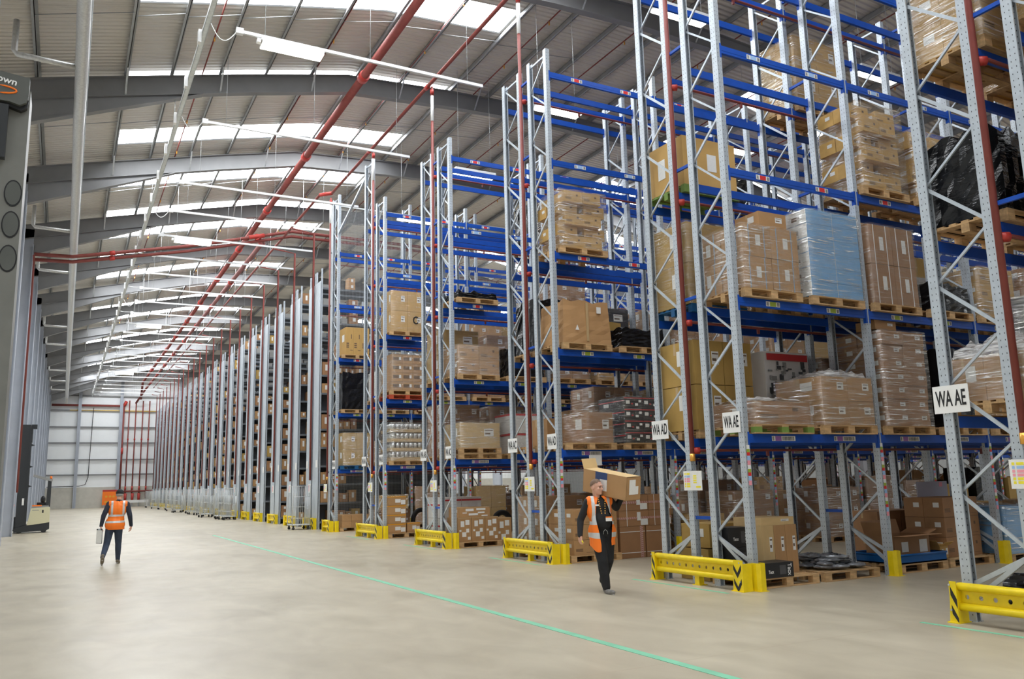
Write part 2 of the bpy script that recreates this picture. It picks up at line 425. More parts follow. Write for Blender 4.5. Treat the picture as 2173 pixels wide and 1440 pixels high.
# portal frames: column + haunched rafter
tn = 2
for yf in FRAMES:
    mb = MB()
    for x0, x1 in ((-2.62, -2.59), (-1.73, -1.7)): mb.box(x0, x1, yf-.17, yf+.17, 0, 13.2 if x0 < -2 else 12.2, 0)
    mb.box(-2.6, -1.72, yf-.012, yf+.012, 0, 12.9, 0)
    mb.box(31.2, 31.9, yf-.012, yf+.012, 0, 12.9, 0)
    for x in (31.2, 31.9): mb.box(x-.015, x+.015, yf-.17, yf+.17, 0, 12.9)
    for sp in range(2):
        D = SPAN*sp
        P = list(zip(RX, RZ))
        for (xa, za), (xb, zb) in zip(P[:-1], P[1:]):
            mb.add([(xa+D, yf-.012, za-.6), (xb+D, yf-.012, zb-.6), (xb+D, yf-.012, zb), (xa+D, yf-.012, za),
                    (xa+D, yf+.012, za-.6), (xb+D, yf+.012, zb-.6), (xb+D, yf+.012, zb), (xa+D, yf+.012, za)], [(0, 1, 2, 3), (7, 6, 5, 4)], 1)
            for dz in (0, -.6): mb.bar((xa+D, yf, za+dz), (xb+D, yf, zb+dz), .24, .025, 1)
        for sgn, xe in ((1, -1.72), (-1, 30.7)):
            xi = xe+sgn*4.8
            za, zb = roofz(xe+.01), roofz(xi)
            mb.add([(xe+D, yf-.01, za-1.35), (xi+D, yf-.01, zb-.6), (xe+D, yf-.01, za-.6), (xe+D, yf+.01, za-1.35), (xi+D, yf+.01, zb-.6), (xe+D, yf+.01, za-.6)], [(0, 1, 2), (5, 4, 3)], 1)
            mb.bar((xe+D, yf, za-1.35), (xi+D, yf, zb-.62), .24, .025, 1)
        for xp in (.95, 3.6, 6.45, 9.5, 12.4, 16.6, 19.5, 22.6, 25.4, 28):     # purlin stays
            for sg in (-1, 1):
                zb = roofz(xp)
                mb.bar((xp+D, yf+sg*.06, zb-.56), (xp+D, yf+sg*.75, zb+.16), .05, .012, 2)
    tn += 1; struct('trim_%d' % tn, mb, ['columnp', 'steelwork', 'galvd'])
mb = MB()
for i in range(6): mb.box(-1.698, -1.694, 39.65+.06*i, 39.70+.06*i, 1.2, 1.27, i % 2)
tn += 1; struct('trim_%d' % tn, mb, ['lred', 'paper'])
# purlins (Z sections running the length of the roof)
PX = [-1.3, .95, 2.2, 3.6, 5.0, 6.45, 8.0, 9.55, 11.5, 13.0, 14.5]
PX = PX+[29-x for x in PX[:-1]]
for sp in range(2):
    for x in PX:
        z = roofz(x)+.02; X = x+SPAN*sp; mb = MB()
        mb.box(X-.01, X+.01, YB, YF, z, z+.21); mb.box(X-.07, X+.01, YB, YF, z, z+.014); mb.box(X-.01, X+.07, YB, YF, z+.2, z+.214)
        tn += 1; struct('trim_%d' % tn, mb, 'purlin')
# sag rods between purlins, midway between frames
mb = MB()
for yf in FRAMES[3:-1]:
    for a, b in zip(PX[:11], PX[1:11]):
        mb.tube([(a, yf+3.6, roofz(a)+.03), (b, yf+3.4, roofz(b)+.03)], .012, 5)
tn += 1; struct('trim_%d' % tn, mb, 'purlin')
# ------------------------------------------------------------------ pallet racking
X0 = 9.06; BAY = 3.01; NUP = .1
LV = [2.30, 4.44, 6.57, 8.70, 10.80]
YR = [4.03+5.398*k for k in range(6)]
DEP = .87; WID = 2.13
def channel(h):
    """upright: web at y=0 (outer face), flanges running to y=.12, lips"""
    mb = MB(); t = .005
    mb.box(-.05, .05, 0, t, 0, h); 
    for s in (-1, 1):
        a, b = sorted((s*.05, s*(.05-t))); mb.box(a, b, t, .115, 0, h)
        a, b = sorted((s*.05, s*.03)); mb.box(a, b, .115, .12, 0, h)
        a, b = sorted((s*.02, s*.012)); mb.box(a, b, -.004, 0, 0, h)
    mb.box(-.065, .065, -.015, .13, 0, .008)
    return mb.mesh('upright', 'upright')
UPM = {h: channel(h) for h in (11.35, 13.2)}
def bracing(h):
    """zig-zag between the outer (y=0) and inner (y=DEP) upright of a frame"""
    mb = MB(); a, b = .06, DEP-.06
    z = 1.41; mb.bar((.0, a, .2), (.0, b, .78), .035, .05)
    mb.bar((0, b, .76), (0, a, .38), .03, .05)
    while z < h-.3:
        mb.bar((.0, a, z), (.0, b, z-.63), .025, .04); mb.bar((.012, a, z), (.012, b, min(z+.6, h-.1)), .025, .03); z += 1.225
    mb.bar((0, b, z-.63), (0, a, h-.12), .025, .03); mb.bar((0, a, h-.12), (0, b, h-.12), .025, .04)
    return mb.mesh('bracing', 'galv')
BRM = {h: bracing(h) for h in (11.35, 13.2)}
def beam(L):
    mb = MB(); mb.box(0, L, -.025, .025, -.135, 0); mb.box(.002, L-.002, -.028, -.0251, -.09, -.045)
    for x in (-.035, L-.005): mb.box(x, x+.04, -.034, -.0255, -.22, .03)
    for x in (-.003, L-.002): mb.box(x, x+.005, -.032, .03, -.22, .03)
    return mb.mesh('beam', 'blue')
BL = BAY-NUP
BEAM = beam(BL)
def loc_label(wide, colm):
    mb = MB(); w = .50 if wide else .30
    mb.box(0, w, -.0325, -.0285, -.108, -.03, 0)
    a, b = (w*.14, w*.40) if wide else (w*.28, w*.72)
    mb.box(a, b, -.034, -.0326, -.106, -.032, 1)
    random.seed(3)
    def bars(p, q):
        x = p
        while x < q-.008:
            e = rnd(.003, .008); mb.box(x, x+e, -.034, -.0326, -.1, -.04, 2); x += e+rnd(.004, .01)
    if wide: bars(w*.44, w-.02); bars(.01, w*.11)
    else: bars(.012, w*.2); bars(w*.8, w-.012)
    return mb.mesh('location_label', ['paper', colm, 'ink'])
LBL = [loc_label(True, 'purple'), loc_label(False, 'lgreen'), loc_label(False, 'lred'), loc_label(False, 'lblue'), loc_label(False, 'lred')]
def code_strip(n):
    mb = MB(); cs = [0, 1, 2, 1, 3, 4, 0, 1]
    z = 0
    for i in range(n):
        for c, h in ((1, .07), (2, .07), (3, .05), (4, .05), (0, .06)):
            mb.box(-.028, .028, -.012, -.006, z, z+h, c); z += h
    return mb.mesh('code_strip', ['paper', 'pink', 'lblue', 'lred', 'lgreen'])
STRIP2 = code_strip(2); STRIP3 = code_strip(4)
def sign_plate(txt, root, y0, y1, up):
    w = abs(y1-y0); mb = MB(); mb.box(-.004, .004, -w/2, w/2, 0, .32)
    s = part('sign', mb, 'white', root, (X0-.012-root.location.x, (y0+y1)/2-root.location.y, 2.33), label='white sign reading ' + txt)
    text(txt, .255, 'ink', s, (-.006, 0, .16), (PI/2, 0, -PI/2), .39 if w < .4 else .46)
def notice(root, y0, y1):
    w = abs(y1-y0); mb = MB(); mb.box(-.004, .004, -w/2, w/2, 0, .31, 0)
    for i, c in enumerate((1, 2, 3, 3, 1, 1)):
        mb.box(-.006, -.004, w/2-.16, w/2-.08, .25-.04*i, .28-.04*i, c); mb.box(-.006, -.004, w/2-.06, w/2-.03, .25-.04*i, .28-.04*i, 1 if i > 3 else c)
    for i in range(4): mb.box(-.006, -.004, -w/2+.12, -w/2+.2, .22-.035*i, .243-.035*i, 1)
    mb.box(-.006, -.004, -w/2+.03, -w/2+.14, .04, .07, 1)
    part('notice', mb, ['paper', 'lyel', 'lblue', 'pink'], root, (X0-.06-root.location.x, (y0+y1)/2-root.location.y, 1.46), label='white notice with yellow, blue and pink panels')
_m = MB(); _m.box(-.02, .02, DEP-.004, WID-DEP+.004, 0, .05); SPACER = _m.mesh('row_spacer', 'blue')
def rack(k, name_lab, nb, signs, hA=11.35, hB=11.35, singles=False, levels=LV):
    yr = YR[k]
    root = thing('pallet_rack', name_lab, 'racking', (X0+.05, yr, 0), 0, 'rows of pallet racking')
    halves = [('B', 0, 1)] if singles else [('B', 0, 1), ('A', WID, -1)]
    for hn, y, d in halves:
        h = hB if hn == 'B' else hA
        for i in range(nb+1):
            x = BAY*i
            for yy, dd in ((y, d), (y+d*DEP, -d)):
                u = link('upright', UPM[h], root, (x, yy, 0), 0 if dd > 0 else PI)
                if yy == y and hn == 'B' and k > 0:
                    link('code_strip', STRIP2 if i == 0 else STRIP3, u, (.0, 0, 1.53 if i == 0 else .96))
            b = link('bracing', BRM[h], root, (x, y, 0)); b.scale = (1, d, 1)
        for li, z in enumerate(levels):
            for i in range(nb):
                for yy, dd, outer in ((y, d, 1), (y+d*DEP, -d, 0)):
                    bm = link('beam', BEAM, root, (BAY*i+.05 if dd > 0 else BAY*i+.05+BL, yy+dd*.03, z), 0 if dd > 0 else PI)
                    if outer and hn == 'B':
                        for fx in (.72, 2.1): link('location_label', LBL[li], bm, (fx-(.25 if li == 0 else .15), 0, 0))
    if not singles:
        for z in (1.0, 4.6, 6.9, 9.1, 10.95):
            for i in range(nb+1): link('row_spacer', SPACER, root, (BAY*i, 0, z))
    for txt, a, b in signs: sign_plate(txt, root, a, b, 0)
    notice(root, yr+1.39, yr+.95)
    return root
def s_right(k): return YR[k]+.05, YR[k]+.43
def s_left(k): return YR[k]+1.78, YR[k]+2.22
RK = {}
RK[0] = rack(0, 'nearest racking row at right edge, carrying a large WA AE sign', 3, [('WA AE', *s_left(0))])
RK[1] = rack(1, 'racking row with WA AD and WA AE signs, right of the carrying man', 5, [('WA AE', *s_right(1)), ('WA AD', *s_left(1))])
RK[2] = rack(2, 'racking row with WA AC and WA AD signs, left of the carrying man', 8, [('WA AD', *s_right(2)), ('WA AC', *s_left(2))])
RK[3] = rack(3, 'racking row with WA AB and WA AC signs on its end', 9, [('WA AC', *s_right(3)), ('WA AB', *s_left(3))])
RK[4] = rack(4, 'racking row with WA AA and WA AB signs and one taller end frame', 9, [('WA AB', *s_right(4)), ('WA AA', *s_left(4))], hA=13.2)
RK[5] = rack(5, 'tall single racking row backed by wire mesh, next to the shelving towers', 9, [('WA AA', *s_right(5))], hB=13.2, singles=True)
# mesh screen behind the single row, and the tie to the taller frame
mb = MB(); ym = YR[5]+DEP+.12
for i in range(9): mb.box(X0+BAY*i, X0+BAY*i+.06, ym, ym+.05, 0, 13.1, 0)
for z in (.1, 2.2, 4.4, 6.6, 8.8, 11, 13.05): mb.box(X0, X0+24.1, ym, ym+.04, z, z+.05, 0)
for i in range(400): mb.box(X0+i*.06, X0+i*.06+.004, ym+.02, ym+.024, .1, 13.05, 0)
for i in range(215): mb.box(X0, X0+24.1, ym+.024, ym+.028, .1+i*.06, .104+i*.06, 0)
solo('mesh_screen', mb, 'mesh', 'tall galvanised wire mesh screen behind the single racking row', 'mesh screen')
mb = MB(); mb.bar((X0+.03, YR[5]-.02, 11.6), (X0+.03, YR[4]+WID+.02, 12.7), .08, .08)
solo('tie_bar', mb, 'galv', 'grey diagonal tie bar joining the two tallest frames high up', 'tie bar')

# ------------------------------------------------------------------ end barriers and upright guards
def hole_plate(mb, x, ys_, z0, z1, r, mi=0):
    """plate in the plane x with round holes centred on ys_"""
    e = [(ys_[0]*1.5-ys_[1]*.5)]+[(a+b)/2 for a, b in zip(ys_[:-1], ys_[1:])]+[(ys_[-1]*1.5-ys_[-2]*.5)]
    zc = (z0+z1)/2; n = 12
    for i, y in enumerate(ys_):
        a, b = e[i], e[i+1]; vs = []; fs = []
        for k in range(n):
            t = 2*PI*(k+.5)/n; c, s = math.cos(t), math.sin(t)
            q = min((b-y)/abs(c) if abs(c) > 1e-6 else 9, (z1-zc)/abs(s) if abs(s) > 1e-6 else 9)
            vs += [(x, y+r*c, zc+r*s), (x, y+q*c, zc+q*s), (x+.012, y+r*c, zc+r*s)]
        for k in range(n):
            j = (k+1) % n
            fs += [(3*k, 3*k+1, 3*j+1, 3*j), (3*k, 3*j, 3*j+2, 3*k+2)]
        mb.add(vs, fs, mi)
        for (yy, zz) in ((a, z0), (b, z0), (a, z1), (b, z1)): pass
        cs = [(a, z0), (b, z0), (b, z1), (a, z1)]
        for (cy, cz) in cs:   # fill the corners left by the polygon
            near = sorted(range(n), key=lambda k: (vs[3*k+1][1]-cy)**2+(vs[3*k+1][2]-cz)**2)[:2]
            mb.add([(x, cy, cz), vs[3*near[0]+1], vs[3*near[1]+1]], [(0, 1, 2)], mi)
def barrier(label, y0, y1, chev=True):
    """steel rack-end barrier along Y; local origin at its near end on the floor"""
    L = y1-y0; root = thing('rack_end_barrier', label, 'barrier', (8.92, y0, 0), 0, 'rack end barriers')
    mb = MB(); a, b = .16, L-.1
    n = max(3, int((b-a)/.15)); ys_ = [a+(b-a)*(i+.5)/n for i in range(n)]
    hole_plate(mb, -.02, ys_, .20, .37, .026)
    mb.box(-.008, 0, a, b, .19, .22); 
    for zc in (.18, .395): mb.tube([(-.045, a, zc), (-.045, b, zc)], .042, 10)
    mb.box(-.05, .0, a, b, .415, .435); mb.box(-.03, -.02, a, b, .36, .40); mb.box(-.03, -.02, a, b, .17, .205)
    part('rail', mb, 'yellow', root)
    for yy, flip in ((.11, 1), (L-.055, -1)):
        wd = .11 if flip > 0 else .055
        mb = MB(); prof = [(-wd, 0.01), (wd, 0.01), (wd-.02, .2), (wd-.035, .45), (-wd, .45)]
        mb.prism([(y, z) for y, z in prof], 0, -.10, -.088, 0)
        mb.box(-.12, .10, -wd-.01, wd+.02, 0, .012, 0)
        mb.box(-.088, .08, -wd, -wd+.012, .012, .40, 0); mb.box(-.088, .08, wd-.03, wd-.018, .012, .40, 0)
        for s in range(2):
            zt = .42-.2*s
            if flip > 0 and chev:
                for sg in (-1, 1): mb.add([(-.102, 0, zt-.15), (-.102, sg*(wd-.03), zt-.03), (-.102, sg*(wd-.03), zt-.11), (-.102, 0, zt-.23)], [(0, 1, 2, 3)], 1)
            else: mb.add([(-.102, -wd, zt-.16), (-.102, wd-.04, zt-.02), (-.102, wd-.04, zt-.12), (-.102, -wd, zt-.26 if s == 0 else zt-.22)], [(0, 1, 2, 3)], 1)
        for z in (.14, .41): mb.tube([(-.108, wd*.4*(1 if flip < 0 else -1), z), (-.10, wd*.4*(1 if flip < 0 else -1), z)], .011, 8, 2)
        part('end_post', mb, ['yellow', 'black', 'galv'], root, (0, yy, 0))
    mb = MB(); mb.box(-.04, .06, L/2-.05, L/2+.05, 0, .17); mb.box(-.06, .09, L/2-.09, L/2+.09, 0, .01)
    part('foot', mb, 'yellow', root)
    return root
BLAB = ['yellow rack end barrier at the right edge, cut off by the picture', 'yellow rack end barrier below the WA AE sign, right of the walking man',
        'yellow rack end barrier left of the walking man, below WA AC and WA AD', 'yellow rack end barrier below the WA AB and WA AC signs',
        'yellow rack end barrier below the WA AA and WA AB signs']
for k in range(5): barrier(BLAB[k], YR[k]-.02, YR[k]+WID+.03, k in (1, 2))
barrier('short yellow barrier at the foot of the mesh-backed single row', YR[5]-.02, YR[5]+1.0, False)
def guard_mesh():
    mb = MB(); mb.prism([(-.075, 0), (-.045, -.06), (.045, -.06), (.075, 0), (.075, .10), (.067, .10), (.067, .0), (.04, -.05), (-.04, -.05), (-.067, 0), (-.067, .10), (-.075, .10)], 2, 0, .40)
    mb.box(-.09, .09, -.07, .12, 0, .008)
    return mb.mesh('upright_protector', 'yellow')
GM = guard_mesh()
ROWN = ['right-edge row', 'AD-AE row', 'AC-AD row', 'AB-AC row', 'AA-AB row', 'mesh-backed row']
ORD = ['first', 'second', 'third', 'fourth', 'fifth', 'sixth', 'seventh', 'eighth', 'ninth']
for k in range(1, 6):
    for i in range(4 if k < 3 else 3):
        tag(link('upright_protector', GM, None, (X0+.05+BAY*i, YR[k]-.075, 0)), 'yellow upright protector on the %s upright, near side of the %s' % (ORD[i], ROWN[k]), 'upright guard', 'yellow upright protectors')
        if k < 5: tag(link('upright_protector', GM, None, (X0+.05+BAY*i, YR[k]+WID+.075, 0), PI), 'yellow upright protector on the %s upright, far side of the %s' % (ORD[i], ROWN[k]), 'upright guard', 'yellow upright protectors')

# ------------------------------------------------------------------ pallets
PW, PD, PH = 1.26, 1.02, .145
def pallet_parts():
    d = MB()
    for i in range(7): y = -PD/2+.045+(PD-.09)*i/6; d.box(-PW/2, PW/2, y-.045, y+.045, PH-.02, PH)
    for x in (-PW/2+.07, 0, PW/2-.07): d.box(x-.07, x+.07, -PD/2, PD/2, PH-.04, PH-.0201)
    bb = MB()
    for y in (-PD/2+.05, 0, PD/2-.05): bb.box(-PW/2, PW/2, y-.05, y+.05, 0, .018)
    k = MB(); k.box(-.07, .07, -.05, .05, .018, PH-.04)
    return d, bb, k
PM = {}
def pal_meshes(m1, m2):
    if (m1, m2) not in PM:
        d, b, k = pallet_parts(); PM[(m1, m2)] = (d.mesh('deck', m1), b.mesh('base_boards', m1), k.mesh('block', m2))
    return PM[(m1, m2)]
PCOL = {'wood': ('wood', 'wood'), 'green': ('wood', 'woodgreen'), 'allgreen': ('woodgreen', 'woodgreen'), 'red': ('woodred', 'woodred'), 'blue': ('woodblue', 'woodblue')}
def pallet(label, x, y, z, col='wood', rz=0, full=True, cat='pallet'):
    a, b, c = pal_meshes(*PCOL[col])
    r = thing('pallet', label, cat, (x, y, z), rz, 'pallets')
    link('deck', a, r); link('base_boards', b, r)
    for bx in (-PW/2+.07, 0, PW/2-.07):
        for by in (-PD/2+.05, 0, PD/2-.05): link('block', c, r, (bx, by, 0))
    return r

# ------------------------------------------------------------------ cartons and wrapped loads
CM = {}
def carton_mesh(kind, body, tapem='tape'):
    """unit carton, base on z=0, with tape, flap seam and printed marks"""
    key = (kind, body, tapem)
    if key in CM: return CM[key]
    mb = MB(); mb.box(-.5, .5, -.5, .5, 0, 1, 0); e = .503
    if kind in ('plain', 'label'):
        mb.box(-.5, .5, -.03, .03, .9999, 1.004, 1)                      # top tape
        for s in (-1, 1):
            a, b = sorted((s*.5, s*e)); mb.box(a, b, -.03, .03, .72, 1.004, 1)
        mb.box(-.5, .5, -.002, .002, 1.004, 1.0045, 2)
    if kind == 'label':
        mb.box(.1, .34, -.506, -.5, .46, .76, 3); mb.box(.12, .32, -.507, -.506, .69, .72, 2); mb.box(.12, .26, -.507, -.506, .54, .60, 2)
        mb.box(-.506, -.5, -.3, -.05, .45, .8, 3)
    if kind == 'big':
        mb.box(-.1, .22, -.508, -.5, .35, .8, 3); mb.box(-.5, .5, -.504, -.5, .0, .012, 2)
    if kind == 'many':
        random.seed(len(CM)); mb.box(-.5, .5, -.502, -.5, .97, 1.0, 1)
        for (px, pz, pw, ph) in ((-.3, .62, .26, .24), (.05, .7, .3, .2), (.1, .38, .22, .16), (-.2, .2, .3, .2), (.22, .08, .2, .12), (-.4, .42, .14, .08)): mb.box(px, px+pw, -.507, -.5, pz, pz+ph, 3)
        mb.box(-.507, -.5, -.3, -.05, .5, .8, 3)
    if kind == 'multi':
        mb.box(-.5, .5, -.504, -.5, .82, .9, 1); mb.box(-.504, -.5, -.5, .5, .6, .68, 1)
        for (px, pz, pw, ph) in ((-.4, .35, .2, .3), (.1, .2, .16, .2), (.3, .5, .14, .2)): mb.box(px, px+pw, -.507, -.5, pz, pz+ph, 3)
        mb.box(-.12, -.02, -.506, -.5, .3, .42, 1); mb.box(-.507, -.5, .1, .3, .2, .5, 3)
    if kind == 'orange':
        mb.box(-.5, .5, -.506, -.5, .9, 1.0, 1); mb.box(-.506, -.5, -.5, .5, .9, 1.0, 1); mb.box(-.1, .2, -.508, -.5, .3, .7, 3); mb.box(.22, .46, -.508, -.5, .12, .6, 3)
    if kind == 'striped':
        for zz in (.5,):
            mb.box(-.506, .506, -.506, .506, zz-.05, zz+.09, 1)
        for i in range(16): mb.add([(-.5+i/16, -.507, .45), (-.47+i/16, -.507, .45), (-.44+i/16, -.507, .59), (-.47+i/16, -.507, .59)], [(0, 1, 2, 3)], 4)
        mb.box(-.25, -.235, -.508, -.5, 0, 1, 3); mb.box(.1, .22, -.509, -.5, .35, .9, 3); mb.box(.22, .46, -.509, -.5, .05, .45, 3)
    if kind == 'stripedv':
        mb.box(.3, .42, -.506, -.5, 0, 1, 1); 
        for i in range(16): mb.add([(.3, -.507, i/16), (.42, -.507, i/16+.03), (.42, -.507, i/16+.055), (.3, -.507, i/16+.025)], [(0, 1, 2, 3)], 4)
        mb.box(-.5, .5, -.5065, -.5, .16, .18, 3); mb.box(-.5, .5, -.5065, -.5, .82, .84, 3)
    if kind == 'printed':
        for i in range(3): mb.box(-.42, -.1, -.503, -.5, .25+.07*i, .29+.07*i, 2)
        mb.box(.17, .27, -.503, -.5, .58, .74, 2); mb.box(.05, .4, -.503, -.5, .15, .17, 2); mb.box(-.506, -.5, -.3, .0, .5, .75, 3)
    if kind == 'window':
        mb.box(-.4, .4, -.505, -.5, .3, .68, 2); mb.box(.18, .38, -.508, -.505, .35, .7, 3); mb.box(-.5, .5, -.504, -.5, .92, .95, 2)
    if kind == 'spine':
        mb.box(-.505, -.5, -.5, .5, .02, .98, 3)
        for yy in (-.3, .15): mb.box(-.506, -.5, yy, yy+.12, .3, .6, 2)
    if kind == 'strapped':
        for x in (-.3, .25): mb.box(x, x+.03, -.504, .504, -.0, 1.003, 1); 
        mb.box(-.05, .12, -.506, -.5, .35, .7, 3); mb.box(-.504, -.5, -.2, -.16, 0, 1, 1); mb.box(-.506, -.5, .0, .2, .3, .7, 3)
    me = mb.mesh('carton', [body, tapem, 'print', 'paper', 'stripe']); CM[key] = me
    return me
WRAP = {}
def wrap_mesh(kind, w, d, h, seed, rag=.0):
    """film skin drawn round a load: slightly lumpy box, open at the bottom"""
    random.seed(seed); nx, nz = 7, 8; mb = MB()
    per = []
    hw, hd = w/2+.012, d/2+.012
    for i in range(nx): per.append((-hw+2*hw*i/nx, -hd))
    for i in range(nx): per.append((hw, -hd+2*hd*i/nx))
    for i in range(nx): per.append((hw-2*hw*i/nx, hd))
    for i in range(nx): per.append((-hw, hd-2*hd*i/nx))
    n = len(per); vs = []
    for j in range(nz+1):
        for i, (x, y) in enumerate(per):
            o = rnd(0, .016); vs.append((x*(1+o), y*(1+o), h*j/nz+(rnd(-.01, .02) if j == nz else 0)))
    fs = []
    for j in range(nz):
        for i in range(n): fs.append((j*n+i, j*n+(i+1) % n, (j+1)*n+(i+1) % n, (j+1)*n+i))
    k = len(vs); g = 6
    for a in range(g+1):
        for b in range(g+1):
            vs.append((-hw+2*hw*a/g, -hd+2*hd*b/g, h+.012+rnd(0, .02)+(rag*rnd(0, 1) if 0 < a < g and 0 < b < g else 0)))
    for a in range(g):
        for b in range(g): fs.append((k+a*(g+1)+b, k+(a+1)*(g+1)+b, k+(a+1)*(g+1)+b+1, k+a*(g+1)+b+1))
    mb.add(vs, fs, 0, True); return mb
def load(label, x, y, z, w, d, h, n=(2, 2, 3), body='kraft', kind='label', tapem='tape', wrap='film', name='wrapped_load', cat='wrapped load',
         jit=.0, group='loads on pallets', rag=.0, shells=True, rz=0, shift=None, lean=0, stag=0):
    """stack of cartons wrapped to its pallet: each carton a part, the film a part"""
    r = thing(name, label, cat, (x, y, z), rz, group)
    sd = abs(hash(label)) % 9999 if False else sum(ord(c)*(i+1) for i, c in enumerate(label)) % 9973
    random.seed(sd)
    nx, ny, nz = n; cw, cd, ch = w/nx, d/ny, h/nz; me = carton_mesh(kind, body, tapem)
    for c in range(nz):
        for b in range(ny):
            for a in range(nx):
                if 0 < a < nx-1 and 0 < b < ny-1 and c < nz-1: continue
                if shift and shift(a, b, c): continue
                sx_ = stag*((-1)**c)*(1 if a == 0 else -1 if a == nx-1 else 0); sy_ = stag*(.9 if c % 2 else 0)*(1 if b == 0 else -1 if b == ny-1 else 0)
                link('carton', me, r, (-w/2+cw*(a+.5)+rnd(-jit, jit)+max(0, sx_)-max(0, -sx_), -d/2+cd*(b+.5)+rnd(-jit, jit)+sy_, c*ch), 0, None, (cw*.985-abs(stag)*1.9*(1 if c % 2 == 0 else .4), cd*.985-abs(stag)*1.9*(c % 2), ch*.985))
    if wrap:
        mb = wrap_mesh(wrap, w+2*jit, d+2*jit, h, sd, rag); part('stretch_wrap', mb, wrap, r)
    return r
def crumple(label, x, y, z, w, d, h, m='blackfilm', name='black_wrapped_load', cat='wrapped load', seed=1, rough=.06, top=.05, group='loads on pallets', taper=0.04, nn=10, rz=0):
    """load bound in opaque film: folded, lumpy box"""
    random.seed(seed); mb = MB(); n = 4*nn; nz = 9; vs = []; fs = []
    for j in range(nz+1):
        t = j/nz; s = 1-taper*t
        for i in range(n):
            q = i//nn; u = (i % nn)/nn*2-1
            px, py = [(u, -1), (1, u), (-u, 1), (-1, -u)][q]
            o = rnd(-rough, rough)*.5
            vs.append((w/2*s*(px+o*abs(px)), d/2*s*(py+o*abs(py)), h*t+(rnd(-top, top) if j == nz else 0)))
    for j in range(nz):
        for i in range(n): fs.append((j*n+i, j*n+(i+1) % n, (j+1)*n+(i+1) % n, (j+1)*n+i))
    vs.append((0, 0, h+top*.4)); c = len(vs)-1
    mid = len(vs)
    for i in range(n): v = vs[nz*n+i]; vs.append((v[0]*.55, v[1]*.55, h+rnd(-top, top)))
    for i in range(n):
        fs.append((nz*n+i, nz*n+(i+1) % n, mid+(i+1) % n, mid+i)); fs.append((mid+i, mid+(i+1) % n, c))
    mb.add(vs, fs, 0, False)
    return solo(name, mb, m, label, cat, (x, y, z), rz, group)
def sheet(label, x, y, z, w, d, h, m='milk', seed=1, parent=None, name='plastic_sheet', drop=.25):
    """loose plastic thrown over a load"""
    random.seed(seed); g = 12; mb = MB(); vs = []; fs = []
    for a in range(g+1):
        for b in range(g+1):
            u, v = a/g*2-1, b/g*2-1; e = max(abs(u), abs(v))
            zz = h*(1-e**3)*rnd(.5, 1.1)+rnd(0, .03)-(drop*rnd(.2, 1) if e > .9 else 0)
            vs.append((w/2*u*(1+.03*rnd(-1, 1)), d/2*v*(1+.03*rnd(-1, 1)), zz))
    for a in range(g):
        for b in range(g): fs.append((a*(g+1)+b, (a+1)*(g+1)+b, (a+1)*(g+1)+b+1, a*(g+1)+b+1))
    mb.add(vs, fs, 0, True); o = part(name, mb, m, parent, (x, y, z)); return o
# ------------------------------------------------------------------ what stands on the racks
LW = ['the floor', 'the first beam level', 'the second beam level', 'the third beam level', 'the fourth beam level']
USED = set()
def cell(k, half, lev, bay, s):
    USED.add((k, half, lev, bay, s))
    x = X0+.1+.70+1.5*s+BAY*bay; y = YR[k]+.435 if half == 'B' else YR[k]+WID-.435
    return x, y, (LV[lev-1] if lev else 0)
def where(k, half, lev, bay, s):
    return '%s bay %s, %s half, %s, %s side' % (ORD[bay], ROWN[k], ('left', 'right')[s], ('floor', 'level one', 'level two', 'level three', 'level four')[lev], 'near' if half == 'B' else 'far')
def pal(k, half, lev, bay, s, col='wood', dz=0):
    x, y, z = cell(k, half, lev, bay, s)
    nm = {'wood': 'wooden', 'green': 'green-blocked', 'allgreen': 'green', 'red': 'red', 'blue': 'blue'}[col]
    pallet('%s pallet, %s%s' % (nm, where(k, half, lev, bay, s), ', upper' if dz else ''), x, y, z+.002+dz, col)
    return x, y, z+PH+.004+dz
def put(k, half, lev, bay, s, label, w=1.22, d=1.0, h=1.2, col='wood', dx=0, dy=0, dz=0, nopal=False, **kw):
    if nopal: x, y, z = cell(k, half, lev, bay, s); z += .002
    else: x, y, z = pal(k, half, lev, bay, s, col)
    if dz: z += dz
    return load(label, x+dx, y+dy, z, w, d, h, **kw), (x, y, z)
def putblack(k, half, lev, bay, s, label, w=1.2, d=1.0, h=1.2, col='wood', **kw):
    x, y, z = pal(k, half, lev, bay, s, col)
    return crumple(label, x, y, z, w, d, h, seed=k*31+lev*7+bay*3+s, **kw)
# --- row 1 (WA AD / WA AE), near face
r, p = put(1, 'B', 1, 0, 0, 'low brown carton in crinkled film on a green-blocked pallet by the WA AE sign', h=.36, w=1.2, n=(1, 1, 1), body='brown', kind='printed', wrap='filmy', col='green')
sheet('', 0, 0, .38, 1.1, .9, .05, parent=r, drop=.03)
r, p = put(1, 'B', 1, 0, 1, 'brown cartons two high with loose clear plastic flapping on top', h=.80, n=(2, 1, 2), body='kraft', kind='label', wrap='filmy', rag=.04)
sheet('', .1, 0, .82, 1.05, .95, .14, parent=r, seed=5, drop=.35)
put(1, 'B', 1, 1, 0, 'tall brown wrapped stack with a small carton lying on its top', h=1.66, w=1.12, n=(2, 2, 7), body='brown', kind='label', wrap='filmy', jit=.02)
tag(link('carton', carton_mesh('label', 'kraft'), None, (12.62, YR[1]+.25, 2.30+PH+1.70), 0, None, (.55, .4, .16)), 'small carton lying on top of the tall brown wrapped stack', 'carton', 'single cartons')
putblack(1, 'B', 1, 1, 1, 'tall black wrapped load right of the tall brown stack', h=1.4, w=1.0)
put(1, 'A', 1, 0, 0, 'big plain tan cartons two high behind the WA AE sign', h=1.52, w=1.3, n=(2, 1, 2), body='ochre', kind='label', wrap=None)
